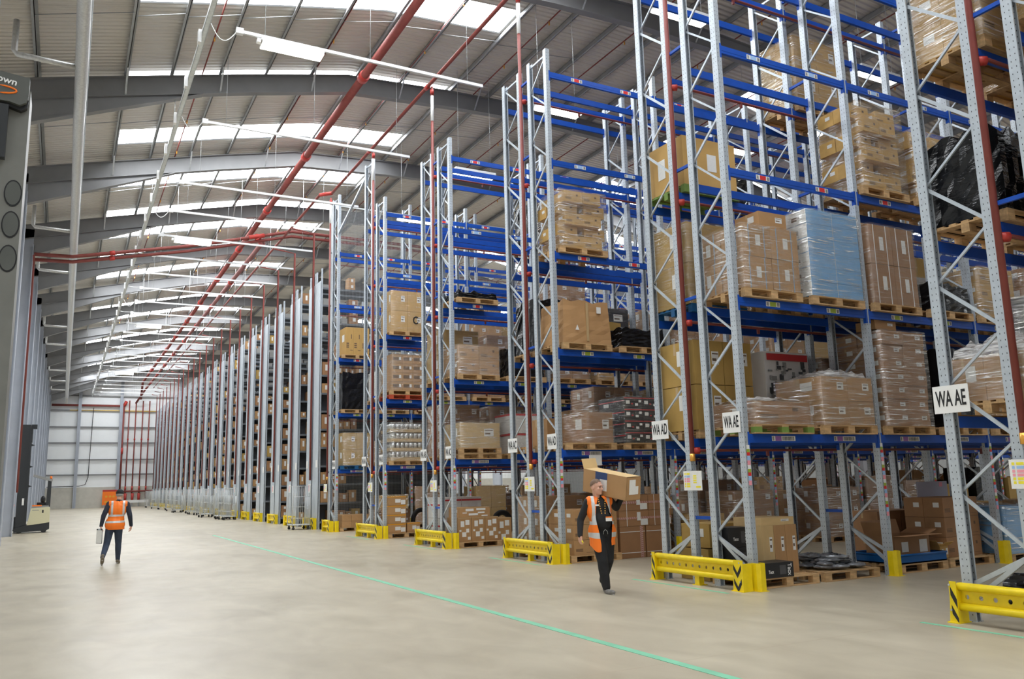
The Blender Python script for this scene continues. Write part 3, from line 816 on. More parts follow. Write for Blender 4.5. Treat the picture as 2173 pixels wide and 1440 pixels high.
put(1, 'A', 1, 0, 1, 'white carton with red band and grey machine pictures, behind the brown cartons', h=1.42, w=1.1, n=(1, 1, 1), body='whitebox', kind='plain', wrap=None)
PIC = bpy.data.objects[-1] if False else [o for o in COL.objects if o.get('label', '').startswith('white carton with red band')][0]
mb = MB(); random.seed(4)
mb.box(-.5, .5, -.52, -.512, 1.24, 1.36, 0)
for i in range(60):
    x, z = rnd(-.5, .42), rnd(.45, 1.15); mb.box(x, x+rnd(.03, .11), -.522-.00001*i, -.513, z, z+rnd(.02, .12), 1 if i % 3 else 2)
for i in range(26):
    x, z = rnd(-.5, .42), rnd(.08, .34); mb.box(x, x+rnd(.03, .1), -.522-.00001*i, -.513, z, z+rnd(.02, .09), 1 if i % 3 else 0)
part('printed_front', mb, ['redprint', 'greybox', 'guard'], PIC)
put(1, 'A', 1, 1, 0, 'dim brown wrapped cartons with white labels behind the tall brown stack', h=1.35, n=(3, 2, 4), body='brown', kind='label', wrap='filmy')
put(1, 'B', 2, 0, 0, 'wrapped kraft cartons with pale blue straps above the low brown carton', h=1.05, n=(2, 2, 2), body='kraft', kind='strapped', tapem='strapb', wrap='filmy', jit=.015)
tag(link('carton', carton_mesh('label', 'kraft'), None, (10.15, YR[1]+.4, 4.44+PH+1.09), 0, None, (.62, .55, .30)), 'loose kraft carton on top of the blue-strapped cartons', 'carton', 'single cartons')
put(1, 'B', 2, 0, 1, 'light blue cartons with white spines in clear film, the only blue load', h=1.50, w=1.25, n=(2, 1, 6), body='bluebox', kind='spine', wrap='filmy')
put(1, 'B', 2, 1, 0, 'two tiers of brown cartons with white labels right of the blue load', h=1.44, w=1.2, n=(2, 1, 2), body='brown', kind='strapped', tapem='strap', wrap='film')
putblack(1, 'B', 2, 1, 1, 'low black wrapped load behind the diagonal braces at right, second level', h=.5)
put(1, 'A', 2, 0, 0, 'tall tan cartons two high on the blue pallet, left of the blue-strapped load', h=1.46, w=1.3, n=(1, 1, 2), body='ochre', kind='label', wrap='film', col='blue')
put(1, 'A', 2, 0, 1, 'tan cartons behind the light blue load', h=1.2, n=(2, 2, 2), body='tan', kind='plain', wrap='film')
put(1, 'A', 2, 1, 0, 'yellowish wrapped cartons seen between the brown tiers and the right racking', h=.9, n=(2, 2, 2), body='tan', kind='printed', wrap='filmy')
put(1, 'A', 3, 0, 0, 'single big tan carton with pale straps on a green pallet near the top', h=.92, w=1.24, n=(1, 1, 1), body='tan', kind='strapped', tapem='pale', wrap=None, col='allgreen')
put(1, 'B', 3, 1, 0, 'shifted stack of tan cartons in shiny film, upper right', h=1.62, w=1.15, n=(2, 2, 6), body='tan', kind='printed', wrap='filmy', jit=.01, stag=.07)
put(1, 'B', 3, 1, 1, 'tan wrapped stack just right of the shifted stack, partly behind the right racking', h=1.35, w=1.15, n=(2, 2, 4), body='tan', kind='printed', wrap='filmy', jit=.02, stag=.05)
put(1, 'A', 4, 1, 0, 'large tan cartons in tight film at the very top right of centre', h=1.45, w=1.25, n=(2, 2, 2), body='tan', kind='label', wrap='filmy')
# --- row 0 (right edge): loads seen from their end
put(0, 'A', 3, 0, 0, 'tan printed cartons in film on a pallet seen from below, top right corner', h=1.35, w=1.25, n=(2, 2, 3), body='tan', kind='printed', wrap='filmy')
put(0, 'B', 3, 0, 0, 'tan wrapped cartons at the extreme top right edge', h=1.35, w=1.25, n=(2, 2, 3), body='tan', kind='printed', wrap='filmy')
putblack(0, 'A', 2, 0, 0, 'black wrapped load with white label strips near the right edge', h=1.02, top=.10)
putblack(0, 'B', 2, 0, 0, 'black wrapped load at the extreme right edge', h=1.0, top=.08)
r, p = put(0, 'A', 1, 0, 0, 'low brown wrapped cartons under heaped clear plastic behind the large WA AE sign', h=.52, n=(2, 2, 1), body='kraft', kind='label', wrap='filmy')
sheet('', 0, 0, .54, 1.2, .95, .26, parent=r, seed=9, drop=.12)
put(0, 'B', 1, 0, 0, 'brown wrapped cartons at the right edge beside the large WA AE sign', h=.7, n=(2, 2, 2), body='brown', kind='label', wrap='filmy')
for s in (1,):
    put(0, 'A', 3, 0, s, 'tan cartons on the next pallet along at the top right edge', h=1.2, n=(2, 2, 3), body='tan', kind='printed', wrap='film')
    put(0, 'A', 2, 0, s, 'brown cartons behind the black wrapped load at right', h=.8, n=(2, 2, 2), body='kraft', kind='label', wrap='film')
# --- row 2 (WA AC / WA AD)
put(2, 'B', 3, 0, 0, 'bulky stack of tan cartons in shiny film, alone on the third level, centre', h=1.30, w=1.2, n=(2, 2, 5), body='tan', kind='printed', wrap='filmy', jit=.01, stag=.06)
x, y, z = pal(2, 'B', 2, 0, 0)
ob = crumple('bulging plain kraft box with slumped sides on a pallet above the man', x, y, z, 1.24, 1.0, .92, m='kraft', name='bulging_carton', cat='carton', seed=3, rough=.04, top=.05, taper=.07, nn=6)
mb = MB(); mb.box(-.03, .03, -.508, -.49, .05, .9, 0); mb.add([(-.32, -.513, .28), (-.22, -.513, .28), (-.27, -.513, .40)], [(0, 1, 2)], 1); mb.box(.25, .36, -.508, -.5, .68, .82, 1)
part('carton_labels', mb, ['tape', 'paper'], ob)
putblack(2, 'B', 2, 0, 1, 'low black wrapped load beside the bulging kraft box', h=.42, w=1.2)
putblack(2, 'A', 2, 0, 0, 'tall black wrapped load left behind the bulging kraft box', h=1.22, w=1.1)
put(2, 'A', 2, 0, 1, 'black cartons with white labels above the low black load', h=1.15, w=1.1, n=(1, 1, 2), body='blackbox', kind='label', wrap='film')
tag(link('carton', carton_mesh('plain', 'ochre'), None, (10.95, YR[2]+.75, 4.44+PH+.44), .2, None, (.5, .4, .22)), 'small open tan carton lying on the low black load', 'carton', 'single cartons')
put(2, 'B', 1, 0, 1, 'grey and black printed cartons in film, first level above the carried box', h=1.02, w=1.0, dx=-.12, n=(2, 1, 4), body='blackbox', kind='multi', tapem='redprint', wrap='film')
put(2, 'B', 1, 0, 0, 'brown carton under clear film left of the black printed cartons', h=.66, w=.68, dx=.22, n=(1, 1, 1), body='brown', kind='label', wrap='filmy')
put(2, 'A', 1, 0, 0, 'brown carton with black film hanging over it, behind the riser pipe', h=.62, w=.7, n=(1, 1, 1), body='kraft', kind='plain', wrap=None)
x, y, z = cell(2, 'A', 1, 0, 0); crumple('crumpled black film lying over the brown carton and pallet', x+.42, y-.1, z+PH+.005, .3, .6, .5, seed=12, rough=.3, top=.12, taper=.6, name='black_film_heap', cat='film', nn=5)
mb = MB(); mb.box(-.16, .16, -.002, .002, -.22, 0); solo('hanging_notice', mb, 'paper', 'white paper notice hanging from the blue beam above the carried carton', 'notice', (9.95, YR[2]-.03, 2.19))
# --- row 3 (WA AB / WA AC)
putblack(3, 'B', 3, 0, 0, 'flat bundle of black film on a pallet, third level left of centre', h=.16, top=.07)
put(3, 'B', 2, 0, 0, 'brown cartons with dotted print and one white label, second level', h=.80, w=1.25, n=(2, 2, 2), body='kraft', kind='printed', wrap='filmy')
putblack(3, 'B', 2, 0, 1, 'black wrapped load right of the dotted brown cartons', h=.8, w=1.1)
x, y, z = pal(3, 'B', 1, 0, 0); z2 = pal(3, 'B', 1, 0, 0, 'wood', PH+.004)[2]
load('ochre carton in loose clear film on two stacked pallets', x, y, z2, 1.2, 1.0, .68, n=(1, 1, 1), body='pale', kind='label', wrap='filmy', rag=.06)
put(3, 'B', 1, 0, 1, 'white cartons with red bands in clear film left of the riser pipe', h=1.1, w=1.1, n=(1, 1, 2), body='whitebox', kind='orange', tapem='redprint', wrap='film')
put(3, 'A', 2, 0, 0, 'tall tan carton rising behind the dotted brown cartons', h=1.45, n=(1, 1, 2), body='ochre', kind='label', wrap='film')
# --- row 4 (WA AA / WA AB)
r, p = put(4, 'B', 3, 0, 0, 'tan wrapped cartons with a black letter C on the lower tier', h=1.38, w=1.15, n=(2, 2, 2), body='tan', kind='label', wrap='film')
text('C', .36, 'ink', r, (.28, -.525, .38), (PI/2, 0, 0), .8)
x, y, z = pal(4, 'B', 2, 0, 0, 'red'); z2 = pal(4, 'B', 2, 0, 0, 'wood', PH+.004)[2]
load('kraft display cartons in four tiers on a wooden and a red pallet', x, y, z2, 1.1, 1.0, 1.2, n=(3, 2, 4), body='kraft', kind='window', wrap='film')
x, y, z = pal(4, 'B', 1, 0, 0)
tl = thing('wrapped_tins', 'four layers of silver tins on kraft trays in clear film', 'wrapped load', (x-.02, y, z), 0, 'loads on pallets')
tray = MB(); tray.box(-.56, .56, -.48, .48, 0, .10); trm = tray.mesh('layer_tray', 'pale')
tin = MB(); tin.tube([(0, 0, 0), (0, 0, .17)], .068, 12); tinm = tin.mesh('tin', 'tin')
for j in range(4):
    link('layer_tray', trm, tl, (0, 0, .305*j))
    for a in range(7): link('tin', tinm, tl, (-.46+.153*a, -.40, .305*j+.101))
    for a in range(5): link('tin', tinm, tl, (-.46, -.24+.153*a, .305*j+.101))
part('stretch_wrap', wrap_mesh('filmy', 1.16, 1.0, 1.23, 8), 'filmy', tl)
# --- row 5 (mesh backed)
put(5, 'B', 3, 0, 0, 'tan boxes behind mesh on the third level of the mesh-backed row', h=1.1, w=.95, n=(3, 1, 1), body='tan', kind='printed', wrap=None)
putblack(5, 'B', 2, 0, 0, 'tall black wrapped load on the second level of the mesh-backed row', h=1.42)
put(5, 'B', 1, 0, 0, 'ochre cartons in clear film on the first level of the mesh-backed row', h=1.25, w=1.05, n=(2, 1, 2), body='ochre', kind='label', wrap='film', col='blue')
# --- floor level
def carton(label, x, y, z, w, d, h, body='kraft', kind='label', tapem='tape', rz=0, group='single cartons', cat='carton'):
    return tag(link('carton', carton_mesh(kind, body, tapem), None, (x, y, z), rz, None, (w, d, h)), label, cat, group)
pallet('wooden pallet under the flat black box beside the yellow guard', 9.83, YR[1]+.56, .002); USED.add((1, 'B', 0, 0, 0))
def black_box(label, x, y, z, w, d, h, rz=0):
    r = thing('black_carton', label, 'carton', (x, y, z), rz, 'single cartons')
    mb = MB(); mb.box(-w/2, w/2, -d/2, d/2, 0, h, 0); mb.box(-w/2-.002, w/2+.002, -.003, .003, h-.003, h+.002, 1); part('carton', mb, ['blackbox', 'greybox'], r)
    t = text('Tacx', min(.12, h*.5), 'white', r, (w*.38, -d/2-.003, h*.5), (PI/2, PI/2, 0), .8)
    text('Tacx', min(.07, h*.3), 'white', r, (-d*0-w*.15, -d/2-.003, h*.4), (PI/2, 0, 0), .8)
    mb = MB(); mb.box(w*.1, w*.28, -d/2-.002, -d/2-.0005, h*.2, h*.8, 0); part('printed_panel', mb, 'greybox', r)
    return r
z0 = PH+.004
black_box('flat black box with white lettering in front on the pallet by the yellow guard', 9.55, YR[1]+.22, z0, .72, .36, .22)
black_box('black box with white lettering, lower one behind the galvanised upright', 9.42, YR[1]+.83, z0, .46, .36, .42)
black_box('black box with white lettering, upper one behind the galvanised upright', 9.42, YR[1]+.83, z0+.425, .45, .36, .30)
for i, (xx, lab) in enumerate(((9.80, 'left'), (10.05, 'middle'), (10.30, 'right'))):
    carton('tall narrow kraft carton standing on the pallet, %s of three' % lab, xx, YR[1]+.72, z0, .245, .62, .74, 'kraft' if i else 'pale', 'label')
carton('flat kraft carton with blue mark lying across the three tall cartons', 10.03, YR[1]+.72, z0+.742, .70, .62, .12, 'pale', 'label')
for i in range(2): carton('ochre carton standing behind the black boxes, %s' % ('lower one', 'upper one')[i], 9.85, YR[1]+1.6, .005+.52*i, 1.1-.1*i, .7, .5-.12*i, 'ochre', 'label')
USED.add((1, 'A', 0, 0, 0)); USED.add((1, 'A', 0, 0, 1))
x, y, z = 11.22, YR[1]+.55, .002; USED.add((1, 'B', 0, 0, 1))
pallet('wooden pallet carrying a heap of silver-grey plastic bags', x, y, z)
BAGP = []
for i in range(26):
    random.seed(50+i); mb = MB(); a = rnd(0, 3); 
    mb.ell((0, 0, 0), (rnd(.20, .28), rnd(.13, .18), .042), 0, 12, 6)
    mb.v = [(vx+rnd(-.012, .012), vy+rnd(-.012, .012), vz+rnd(-.012, .012)) for vx, vy, vz in mb.v]
    solo('plastic_bag', mb, 'silver', 'silver-grey plastic bag in the heap on the floor pallet', 'bag', (x+rnd(-.40, .40)*(1-.12*(i//7)), y+rnd(-.34, .34)*(1-.12*(i//7)), z+PH+.055+.045*(i//7)), a, 'silver bags in the heap')
x, y = 12.98, YR[1]+.55; USED.add((1, 'B', 0, 1, 0))
pallet('wooden pallet under the blue plastic tray', x, y, .002)
mb = MB(); 
for a in ((-.62, .62, -.5, -.47, 0, .14), (-.62, .62, .47, .5, 0, .14), (-.62, -.59, -.47, .47, 0, .14), (.59, .62, -.47, .47, 0, .14), (-.62, .62, -.5, .5, 0, .02)): mb.box(*a)
mb.tube([(-.62, -.5, .14), (.62, -.5, .14), (.62, .5, .14), (-.62, .5, .14), (-.62, -.5, .14)], .02, 6)
solo('plastic_tray', mb, 'tray_blue', 'bright blue plastic tray on the pallet behind the yellow guard', 'tray', (x, y, PH+.006))
def open_carton(label, x, y, z, w, d, h, body='kraft', rz=0, flaps=(1, 1, 1, 1), name='open_carton'):
    r = thing(name, label, 'carton', (x, y, z), rz, 'single cartons'); t = .008; mb = MB()
    mb.box(-w/2, w/2, -d/2, -d/2+t, 0, h); mb.box(-w/2, w/2, d/2-t, d/2, 0, h); mb.box(-w/2, -w/2+t, -d/2, d/2, 0, h); mb.box(w/2-t, w/2, -d/2, d/2, 0, h); mb.box(-w/2, w/2, -d/2, d/2, 0, t)
    part('carton', mb, body, r)
    fl = [((-w/2, -d/2), (w/2, -d/2), (0, -1)), ((w/2, -d/2), (w/2, d/2), (1, 0)), ((w/2, d/2), (-w/2, d/2), (0, 1)), ((-w/2, d/2), (-w/2, -d/2), (-1, 0))]
    for (p, q, o), s in zip(fl, flaps):
        if not s: continue
        e = d*.45; ox, oy, oz = (o[0]*e*math.cos(s), o[1]*e*math.cos(s), e*math.sin(s))
        m2 = MB(); m2.add([(*p, h), (*q, h), (q[0]+ox, q[1]+oy, h+oz), (p[0]+ox, p[1]+oy, h+oz), (*p, h-t), (*q, h-t), (q[0]+ox, q[1]+oy, h+oz-t), (p[0]+ox, p[1]+oy, h+oz-t)],
                        [(0, 1, 2, 3), (7, 6, 5, 4), (0, 4, 5, 1), (1, 5, 6, 2), (2, 6, 7, 3), (3, 7, 4, 0)])
        part('flap', m2, body, r)
    mb = MB(); mb.box(-w*.3, -w*.12, -d/2-.004, -d/2, h*.35, h*.75); mb.box(w*.2, w*.42, -d/2-.004, -d/2, h*.3, h*.8); part('shipping_label', mb, 'paper', r)
    return r
open_carton('open kraft carton with raised flaps in the blue tray', 12.95, YR[1]+.5, PH+.03, 1.0, .55, .42, 'brown', .05, (.05, .3, 1.3, 1.2))
open_carton('small open yellowish carton beside the blue tray', 13.77, YR[1]+.36, PH+.006, .26, .30, .22, 'tan', .1, (.6, .2, 1.2, .8))
pallet('wooden pallet right of the blue tray, behind the right-hand upright', 14.37, YR[1]+.6, .002); USED.add((1, 'B', 0, 1, 1))
load('brown cartons three high on the floor pallet behind the right-hand upright', 14.48, YR[1]+.68, PH+.006, 1.0, .8, 1.05, n=(2, 2, 3), body='brown', kind='printed', wrap=None)
mb = MB(); mb.box(-.45, .45, -.015, .015, 0, 1.475, 0); mb.box(.20, .30, -.018, -.015, 1.37, 1.455, 1); solo('board', mb, ['lavender', 'pink'], 'pale lavender board with a pink tag standing behind brown cartons', 'board', (14.99, YR[1]+1.17, .002))
USED.update({(1, 'A', 0, 2, 0), (0, 'A', 0, 0, 1), (4, 'A', 0, 0, 1), (3, 'A', 0, 0, 1)}); USED.add((1, 'A', 0, 1, 0)); USED.add((1, 'A', 0, 1, 1))
load('brown boxes two high behind the pale lavender board', 14.3, YR[1]+1.75, .002, 1.35, .7, .95, n=(2, 1, 2), body='brown', kind='plain', wrap=None, name='stacked_cartons', cat='cartons')
r, p = put(1, 'B', 0, 2, 0, 'light blue load in clear film at the right edge near the floor', h=.85, n=(2, 2, 1), body='bluebox', kind='plain', wrap='filmy')
USED.add((0, 'A', 0, 0, 0)); crumple('low black covered load on the floor behind the right-hand barrier', 11.2, 6.2, .002, 1.3, .9, .34, seed=77, top=.03)
# row 2 floor: pallet of cartons and the striped-tape cartons
put(2, 'B', 0, 0, 0, 'kraft printed cartons on a floor pallet right beside the man', h=.92, w=1.1, n=(2, 2, 3), body='kraft', kind='printed', wrap=None)
USED.add((2, 'B', 0, 0, 1))
carton('big brown carton with striped tape on the floor, left of the lower pair', 10.86, YR[2]+.42, .003, .66, .8, .66, 'brown', 'stripedv', 'tapes')
carton('big brown carton with striped tape on the floor, right of the lower pair', 11.56, YR[2]+.42, .003, .66, .8, .66, 'brown', 'stripedv', 'tapes')
for i, n_ in enumerate(('middle', 'top')):
    carton('brown carton with striped tape and white labels, %s of the left stack' % n_, 10.92, YR[2]+.42, .668+.33*i, .78, .8, .325, 'brown', 'striped', 'tapes')
    carton('brown carton with striped tape and white labels, %s of the right stack' % n_, 11.64, YR[2]+.44, .668+.33*i, .62, .8, .325, 'brown', 'striped', 'tapes')
# row 3 floor
pallet('wooden pallet under labelled brown cartons below the WA AC sign', 9.85, YR[3]+.5, .002); USED.add((3, 'B', 0, 0, 0)); USED.add((3, 'B', 0, 0, 1))
for i in range(3): carton('tall brown carton with many white labels, %s of three on the pallet' % ('left', 'middle', 'right')[i], 9.42+.4*i, YR[3]+.42, PH+.005, .39, .7, .62, 'kraft', 'many')
carton('flat brown carton lying on the three tall labelled cartons', 9.72, YR[3]+.42, PH+.628, .9, .7, .26, 'kraft', 'many')
carton('brown carton right of the three labelled cartons', 10.62, YR[3]+.42, .005, .45, .6, .72, 'kraft', 'many')
put(3, 'A', 0, 0, 0, 'white cartons with red print standing behind the labelled brown cartons', h=1.15, n=(2, 1, 2), body='whitebox', kind='multi', tapem='redprint', wrap=None)
# row 4 floor: cartons with orange tape
pallet('wooden pallet under the orange-taped cartons', 9.84, YR[4]+.5, .002); USED.add((4, 'B', 0, 0, 0))
for i in range(4): carton('kraft carton with orange tape, %s of the stack of four' % ('lowest', 'second', 'third', 'topmost')[i], 9.55, YR[4]+.42, PH+.005+.29*i, .62, .6, .285, 'kraft', 'orange', 'tapeo')
carton('kraft carton with orange tape standing alone right of the stack of four', 10.14, YR[4]+.42, PH+.005, .45, .5, .30, 'kraft', 'orange', 'tapeo')
put(4, 'B', 0, 0, 1, 'plain kraft cartons right of the orange-taped ones', h=.7, n=(2, 2, 2), body='kraft', kind='plain', wrap=None)
put(5, 'B', 0, 0, 0, 'low pile of plain kraft cartons on the floor of the mesh-backed row', h=.46, w=1.1, n=(3, 2, 2), body='kraft', kind='plain', wrap=None)
for (xx, yy, lab) in ((11.0, YR[4]+1.65, 'black tyre leaning in the row behind the orange-taped cartons'), (11.4, YR[3]+1.75, 'black tyre standing behind the labelled brown cartons')):
    mb = MB(); c = [(.36*math.cos(2*PI*i/28), .0, .44+.36*math.sin(2*PI*i/28)) for i in range(29)]; mb.tube(c, .08, 10, 0, False); solo('tyre', mb, 'rubber', lab, 'tyre', (xx, yy, .003), .3)
# --- everything else deeper in the rows
random.seed(21)
STY = [('tan wrapped cartons', dict(body='tan', kind='printed', wrap='filmy', n=(2, 2, 3))), ('brown wrapped cartons', dict(body='brown', kind='label', wrap='filmy', n=(2, 2, 3))),
       ('kraft cartons', dict(body='kraft', kind='label', wrap='film', n=(2, 2, 3))), ('ochre cartons', dict(body='ochre', kind='plain', wrap='film', n=(2, 1, 2))),
       ('white cartons', dict(body='whitebox', kind='label', wrap='film', n=(2, 2, 3))), ('grey printed cartons', dict(body='greybox', kind='printed', wrap='filmy', n=(2, 2, 3))), ('black load', None)]
GEN = []
for k in range(0, 6):
    nb = {0: 2, 1: 5, 2: 8, 3: 9, 4: 9, 5: 9}[k]
    for half in ('BA' if k < 5 else 'B'):
        for bay in range(nb):
            for lev in range(5):
                for s in (0, 1):
                    if (k, half, lev, bay, s) in USED: continue
                    pr = (.85, .92, .86, .30, .08)[lev]
                    if bay == 0: pr = (.9, .9, .85, .0, .0)[lev]
                    if bay > 4: pr = (.95, .95, .5, 0, 0)[lev]
                    if k == 0: pr *= .7
                    if k == 1 and lev >= 3: pr *= .3
                    if rnd(0, 1) > pr: continue
                    GEN.append((k, half, lev, bay, s))
FAR = MB()
for g in GEN:
    k, half, lev, bay, s = g; nm, st = random.choices(STY, (5, 5, 6, 3, 1.2, 1.2, 2))[0]
    h = rnd(.6, 1.5) if bay < 4 else rnd(1.1, 1.6); col = random.choices(['wood', 'red', 'blue', 'green'], (14, 1, 1, 1))[0]; w = rnd(1.05, 1.24)
    if bay >= 5:
        x, y, z = cell(*g); mi = random.randrange(4); FAR.box(x-w/2, x+w/2, y-.5, y+.5, z+.14, z+.14+h*.48, mi); FAR.box(x-w/2, x+w/2, y-.5, y+.5, z+.145+h*.48, z+h, mi); FAR.box(x-.6, x+.6, y-.5, y+.5, z+.01, z+.13, 4)
        continue
    state = random.getstate()
    lab = '%s, %s' % (nm, where(*g))
    if st is None: putblack(*g, lab, h=h, w=w, col=col)
    else: put(*g, lab, h=h, w=w, col=col, **(st if bay < 4 else dict(st, n=(2, 1, 2), wrap=None)))
    random.setstate(state)
solo('distant_loads', FAR, ['kraft', 'brown', 'tan', 'ochre', 'wood'], 'brown and tan loads filling the deep dim bays of the racking rows', 'loads', kind='stuff')
# ------------------------------------------------------------------ shelving towers beyond the pallet racks
def tower_meshes(L=6.0, H=10.2):
    p = MB(); p.box(-.015, .0, -.42, .42, 0, H)
    for i in range(6): y = -.40+.16*i; p.box(-.022, -.015, y-.012, y+.012, 0, H)
    po = MB(); po.box(0, .06, -.03, .03, 0, H+.55)
    sh = MB(); sh.box(0, L, -.41, .41, -.04, 0); sh.box(0, L, -.415, -.41, -.07, .01)
    bk = MB(); bk.box(0, L, .40, .41, 0, 6.2)  # dark sheet added mid-tower so the lower shelves look shaded
    return p.mesh('end_panel', 'panel'), po.mesh('post', 'galv'), sh.mesh('shelf', 'shelf'), bk.mesh('shade_panel', 'shelf')
TPN, TPO, TSH, TBK = tower_meshes()
TY = [34.4+3.42*j for j in range(21)]
tw = thing('shelving_tower', 'tall grey shelving tower next to the mesh-backed racking row', 'shelving', (9.06, TY[0], 0), 0, 'tall shelving towers')
for sgn in (-1, 1):
    link('end_panel', TPN, tw, (0, sgn*.5, 0)); link('shade_panel', TBK, tw, (0, sgn*.09, 0) if sgn < 0 else (0, .09, 0), 0).scale = (1, -1 if sgn > 0 else 1, 1)
    for x in (.02, 2.9, 5.8):
        for y in (-.39, .39): link('post', TPO, tw, (x, sgn*.5+y, 0))
    for i in range(14): link('shelf', TSH, tw, (.02, sgn*.5, .3+.74*i), 0 if sgn < 0 else 0)
for a, b in ((-.86, -.62), (.62, .86)): mb = MB(); mb.box(-.03, -.022, a, b, 2.45, 2.75, 0); part('end_sign', mb, 'paper', tw)
mb = MB(); mb.box(-.05, -.022, .05, .4, 1.45, 1.8, 0); mb.box(-.052, -.05, .25, .36, 1.5, 1.75, 1); part('notice', mb, ['paper', 'pink'], tw)
ORD2 = ORD+['tenth', 'eleventh', 'twelfth', 'thirteenth', 'fourteenth', 'fifteenth', 'sixteenth', 'seventeenth', 'eighteenth', 'nineteenth', 'twentieth', 'last']
for j in range(1, 21): dup(tw, (9.06, TY[j], 0), 0, '%s tall grey shelving tower counted from the mesh-backed racking' % ORD2[j])
random.seed(11)
BODY = ['kraft', 'brown', 'brown', 'ochre', 'kraft', 'kraft']
farm = MB(); nc = 0
for j in range(21):
    for i in range(14):
        z = .3+.74*i+.002; top = i > 8; x = 9.165
        while x < (10.6 if j < 5 else 10.0):
            wd, hh = rnd(.22, .42), rnd(.25, .6)
            if rnd(0, 1) < (.74 if not top else .16):
                if j < 7 and nc < 285:
                    nc += 1; kd = 'big'; bd = random.choice(BODY)
                    o = carton('small carton with white label on the shelves of the %s tower' % ORD2[j], x+wd/2, TY[j]-.66, z, wd*.95, .46, hh, bd, kd, group='cartons on the towers')
                    if hh < .34 and rnd(0, 1) < .6: carton('small carton stacked on another on the shelves of the %s tower' % ORD2[j], x+wd/2, TY[j]-.66, z+hh+.002, wd*.9, .44, .26, bd, kd, group='cartons on the towers'); nc += 1
                else: farm.box(x, x+wd*.95, TY[j]-.89, TY[j]-.43, z, z+hh, random.randrange(3)); farm.box(x+wd*.3, x+wd*.65, TY[j]-.895, TY[j]-.89, z+hh*.4, z+hh*.8, 3)
            elif top and rnd(0, 1) < .6: farm.box(x, x+wd*.8, TY[j]-.88, TY[j]-.6, z, z+rnd(.12, .3), 4)
            x += wd+.02
solo('distant_cartons', farm, ['kraft', 'tan', 'brown', 'paper', 'guard'], 'small cartons and grey bins filling the shelves of the distant towers', 'cartons', kind='stuff')
# short barriers and yellow posts at the tower ends
for j in range(21):
    mb = MB(); y0, y1 = -.75, .75
    mb.box(-.02, .02, y0, y1, .12, .42, 0); mb.tube([(-.03, y0, .4), (-.03, y1, .4)], .04, 8); mb.tube([(-.03, y0, .16), (-.03, y1, .16)], .04, 8)
    r = thing('rack_end_barrier', '%s small yellow barrier along the shelving towers' % ORD2[j], 'barrier', (8.98, TY[j], 0), 0, 'small tower barriers')
    part('rail', mb, 'yellow', r)
    mb = MB(); mb.box(-.09, -.075, y0-.12, y0+.16, 0, .46, 0)
    for s in range(2): mb.add([(-.092, y0-.12, .28-.2*s), (-.092, y0+.16, .44-.2*s), (-.092, y0+.16, .34-.2*s), (-.092, y0-.12, .18-.2*s)], [(0, 1, 2, 3)], 1)
    mb.box(-.08, .05, y0-.12, y0-.105, 0, .44, 0); mb.box(-.075, .05, y0+.10, y0+.16, 0, .02, 0)
    part('end_post', mb, ['yellow', 'black'], r)
    m2 = MB(); m2.box(-.09, .05, y1-.1, y1+.12, 0, .44, 0); part('end_post', m2, 'yellow', r)
# ------------------------------------------------------------------ roll cages
def cage():
    r = thing('roll_cage', 'wire roll cage parked closest, at the foot of the first shelving tower', 'roll cage', (8.5, 34.25, 0), 0, 'parked roll cages')
    b = MB(); b.box(-.36, .36, -.42, .42, .17, .20); 
    for x in (-.36, .36): b.tube([(x, -.42, .2), (x, .42, .2)], .015, 6)
    part('base', b, 'cagezinc', r)
    for y in (-.42, .42):
        m = MB(); 
        m.tube([(-.35, y, .2), (-.35, y, 1.72), (.35, y, 1.72), (.35, y, .2)], .019, 6)
        for i in range(1, 9): m.tube([(-.35+.7*i/9, y, .2), (-.35+.7*i/9, y, 1.72)], .006, 4)
        for z in (.45, .9, 1.3): m.tube([(-.35, y, z), (.35, y, z)], .006, 5)
        part('side_frame', m, 'cagezinc', r)
    m = MB(); m.tube([(.35, -.42, 1.3), (.35, .42, 1.3)], .008, 5); m.tube([(.35, -.42, .8), (.35, .42, .8)], .008, 5)
    for i in range(1, 10): m.tube([(.35, -.42+.84*i/10, .2), (.35, -.42+.84*i/10, 1.3)], .006, 4)
    part('back_frame', m, 'cagezinc', r)
    for x in (-.3, .3):
        for y in (-.36, .36):
            c = MB(); c.tube([(x-.0, y-.018, .055), (x, y+.018, .055)], .055, 12); c.box(x-.03, x+.03, y-.025, y+.025, .1, .17); part('castor', c, 'rubber', r)
    return r
cg = cage()
for i, (x, y) in enumerate([(8.25, 48.9), (8.15, 50.3), (8.3, 51.7), (7.9, 55.2), (8.3, 57.0), (8.3, 60.4), (8.2, 63.0), (8.4, 66.2), (7.9, 69.8), (8.3, 72.0), (8.1, 76), (8.4, 80), (8.2, 84), (8.0, 88.5), (8.3, 92), (8.1, 96)]):
    dup(cg, (x, y, 0), rnd(-.12, .12), '%s wire roll cage in the line along the towers, counting away from the camera' % ORD2[min(i+1, 19)])
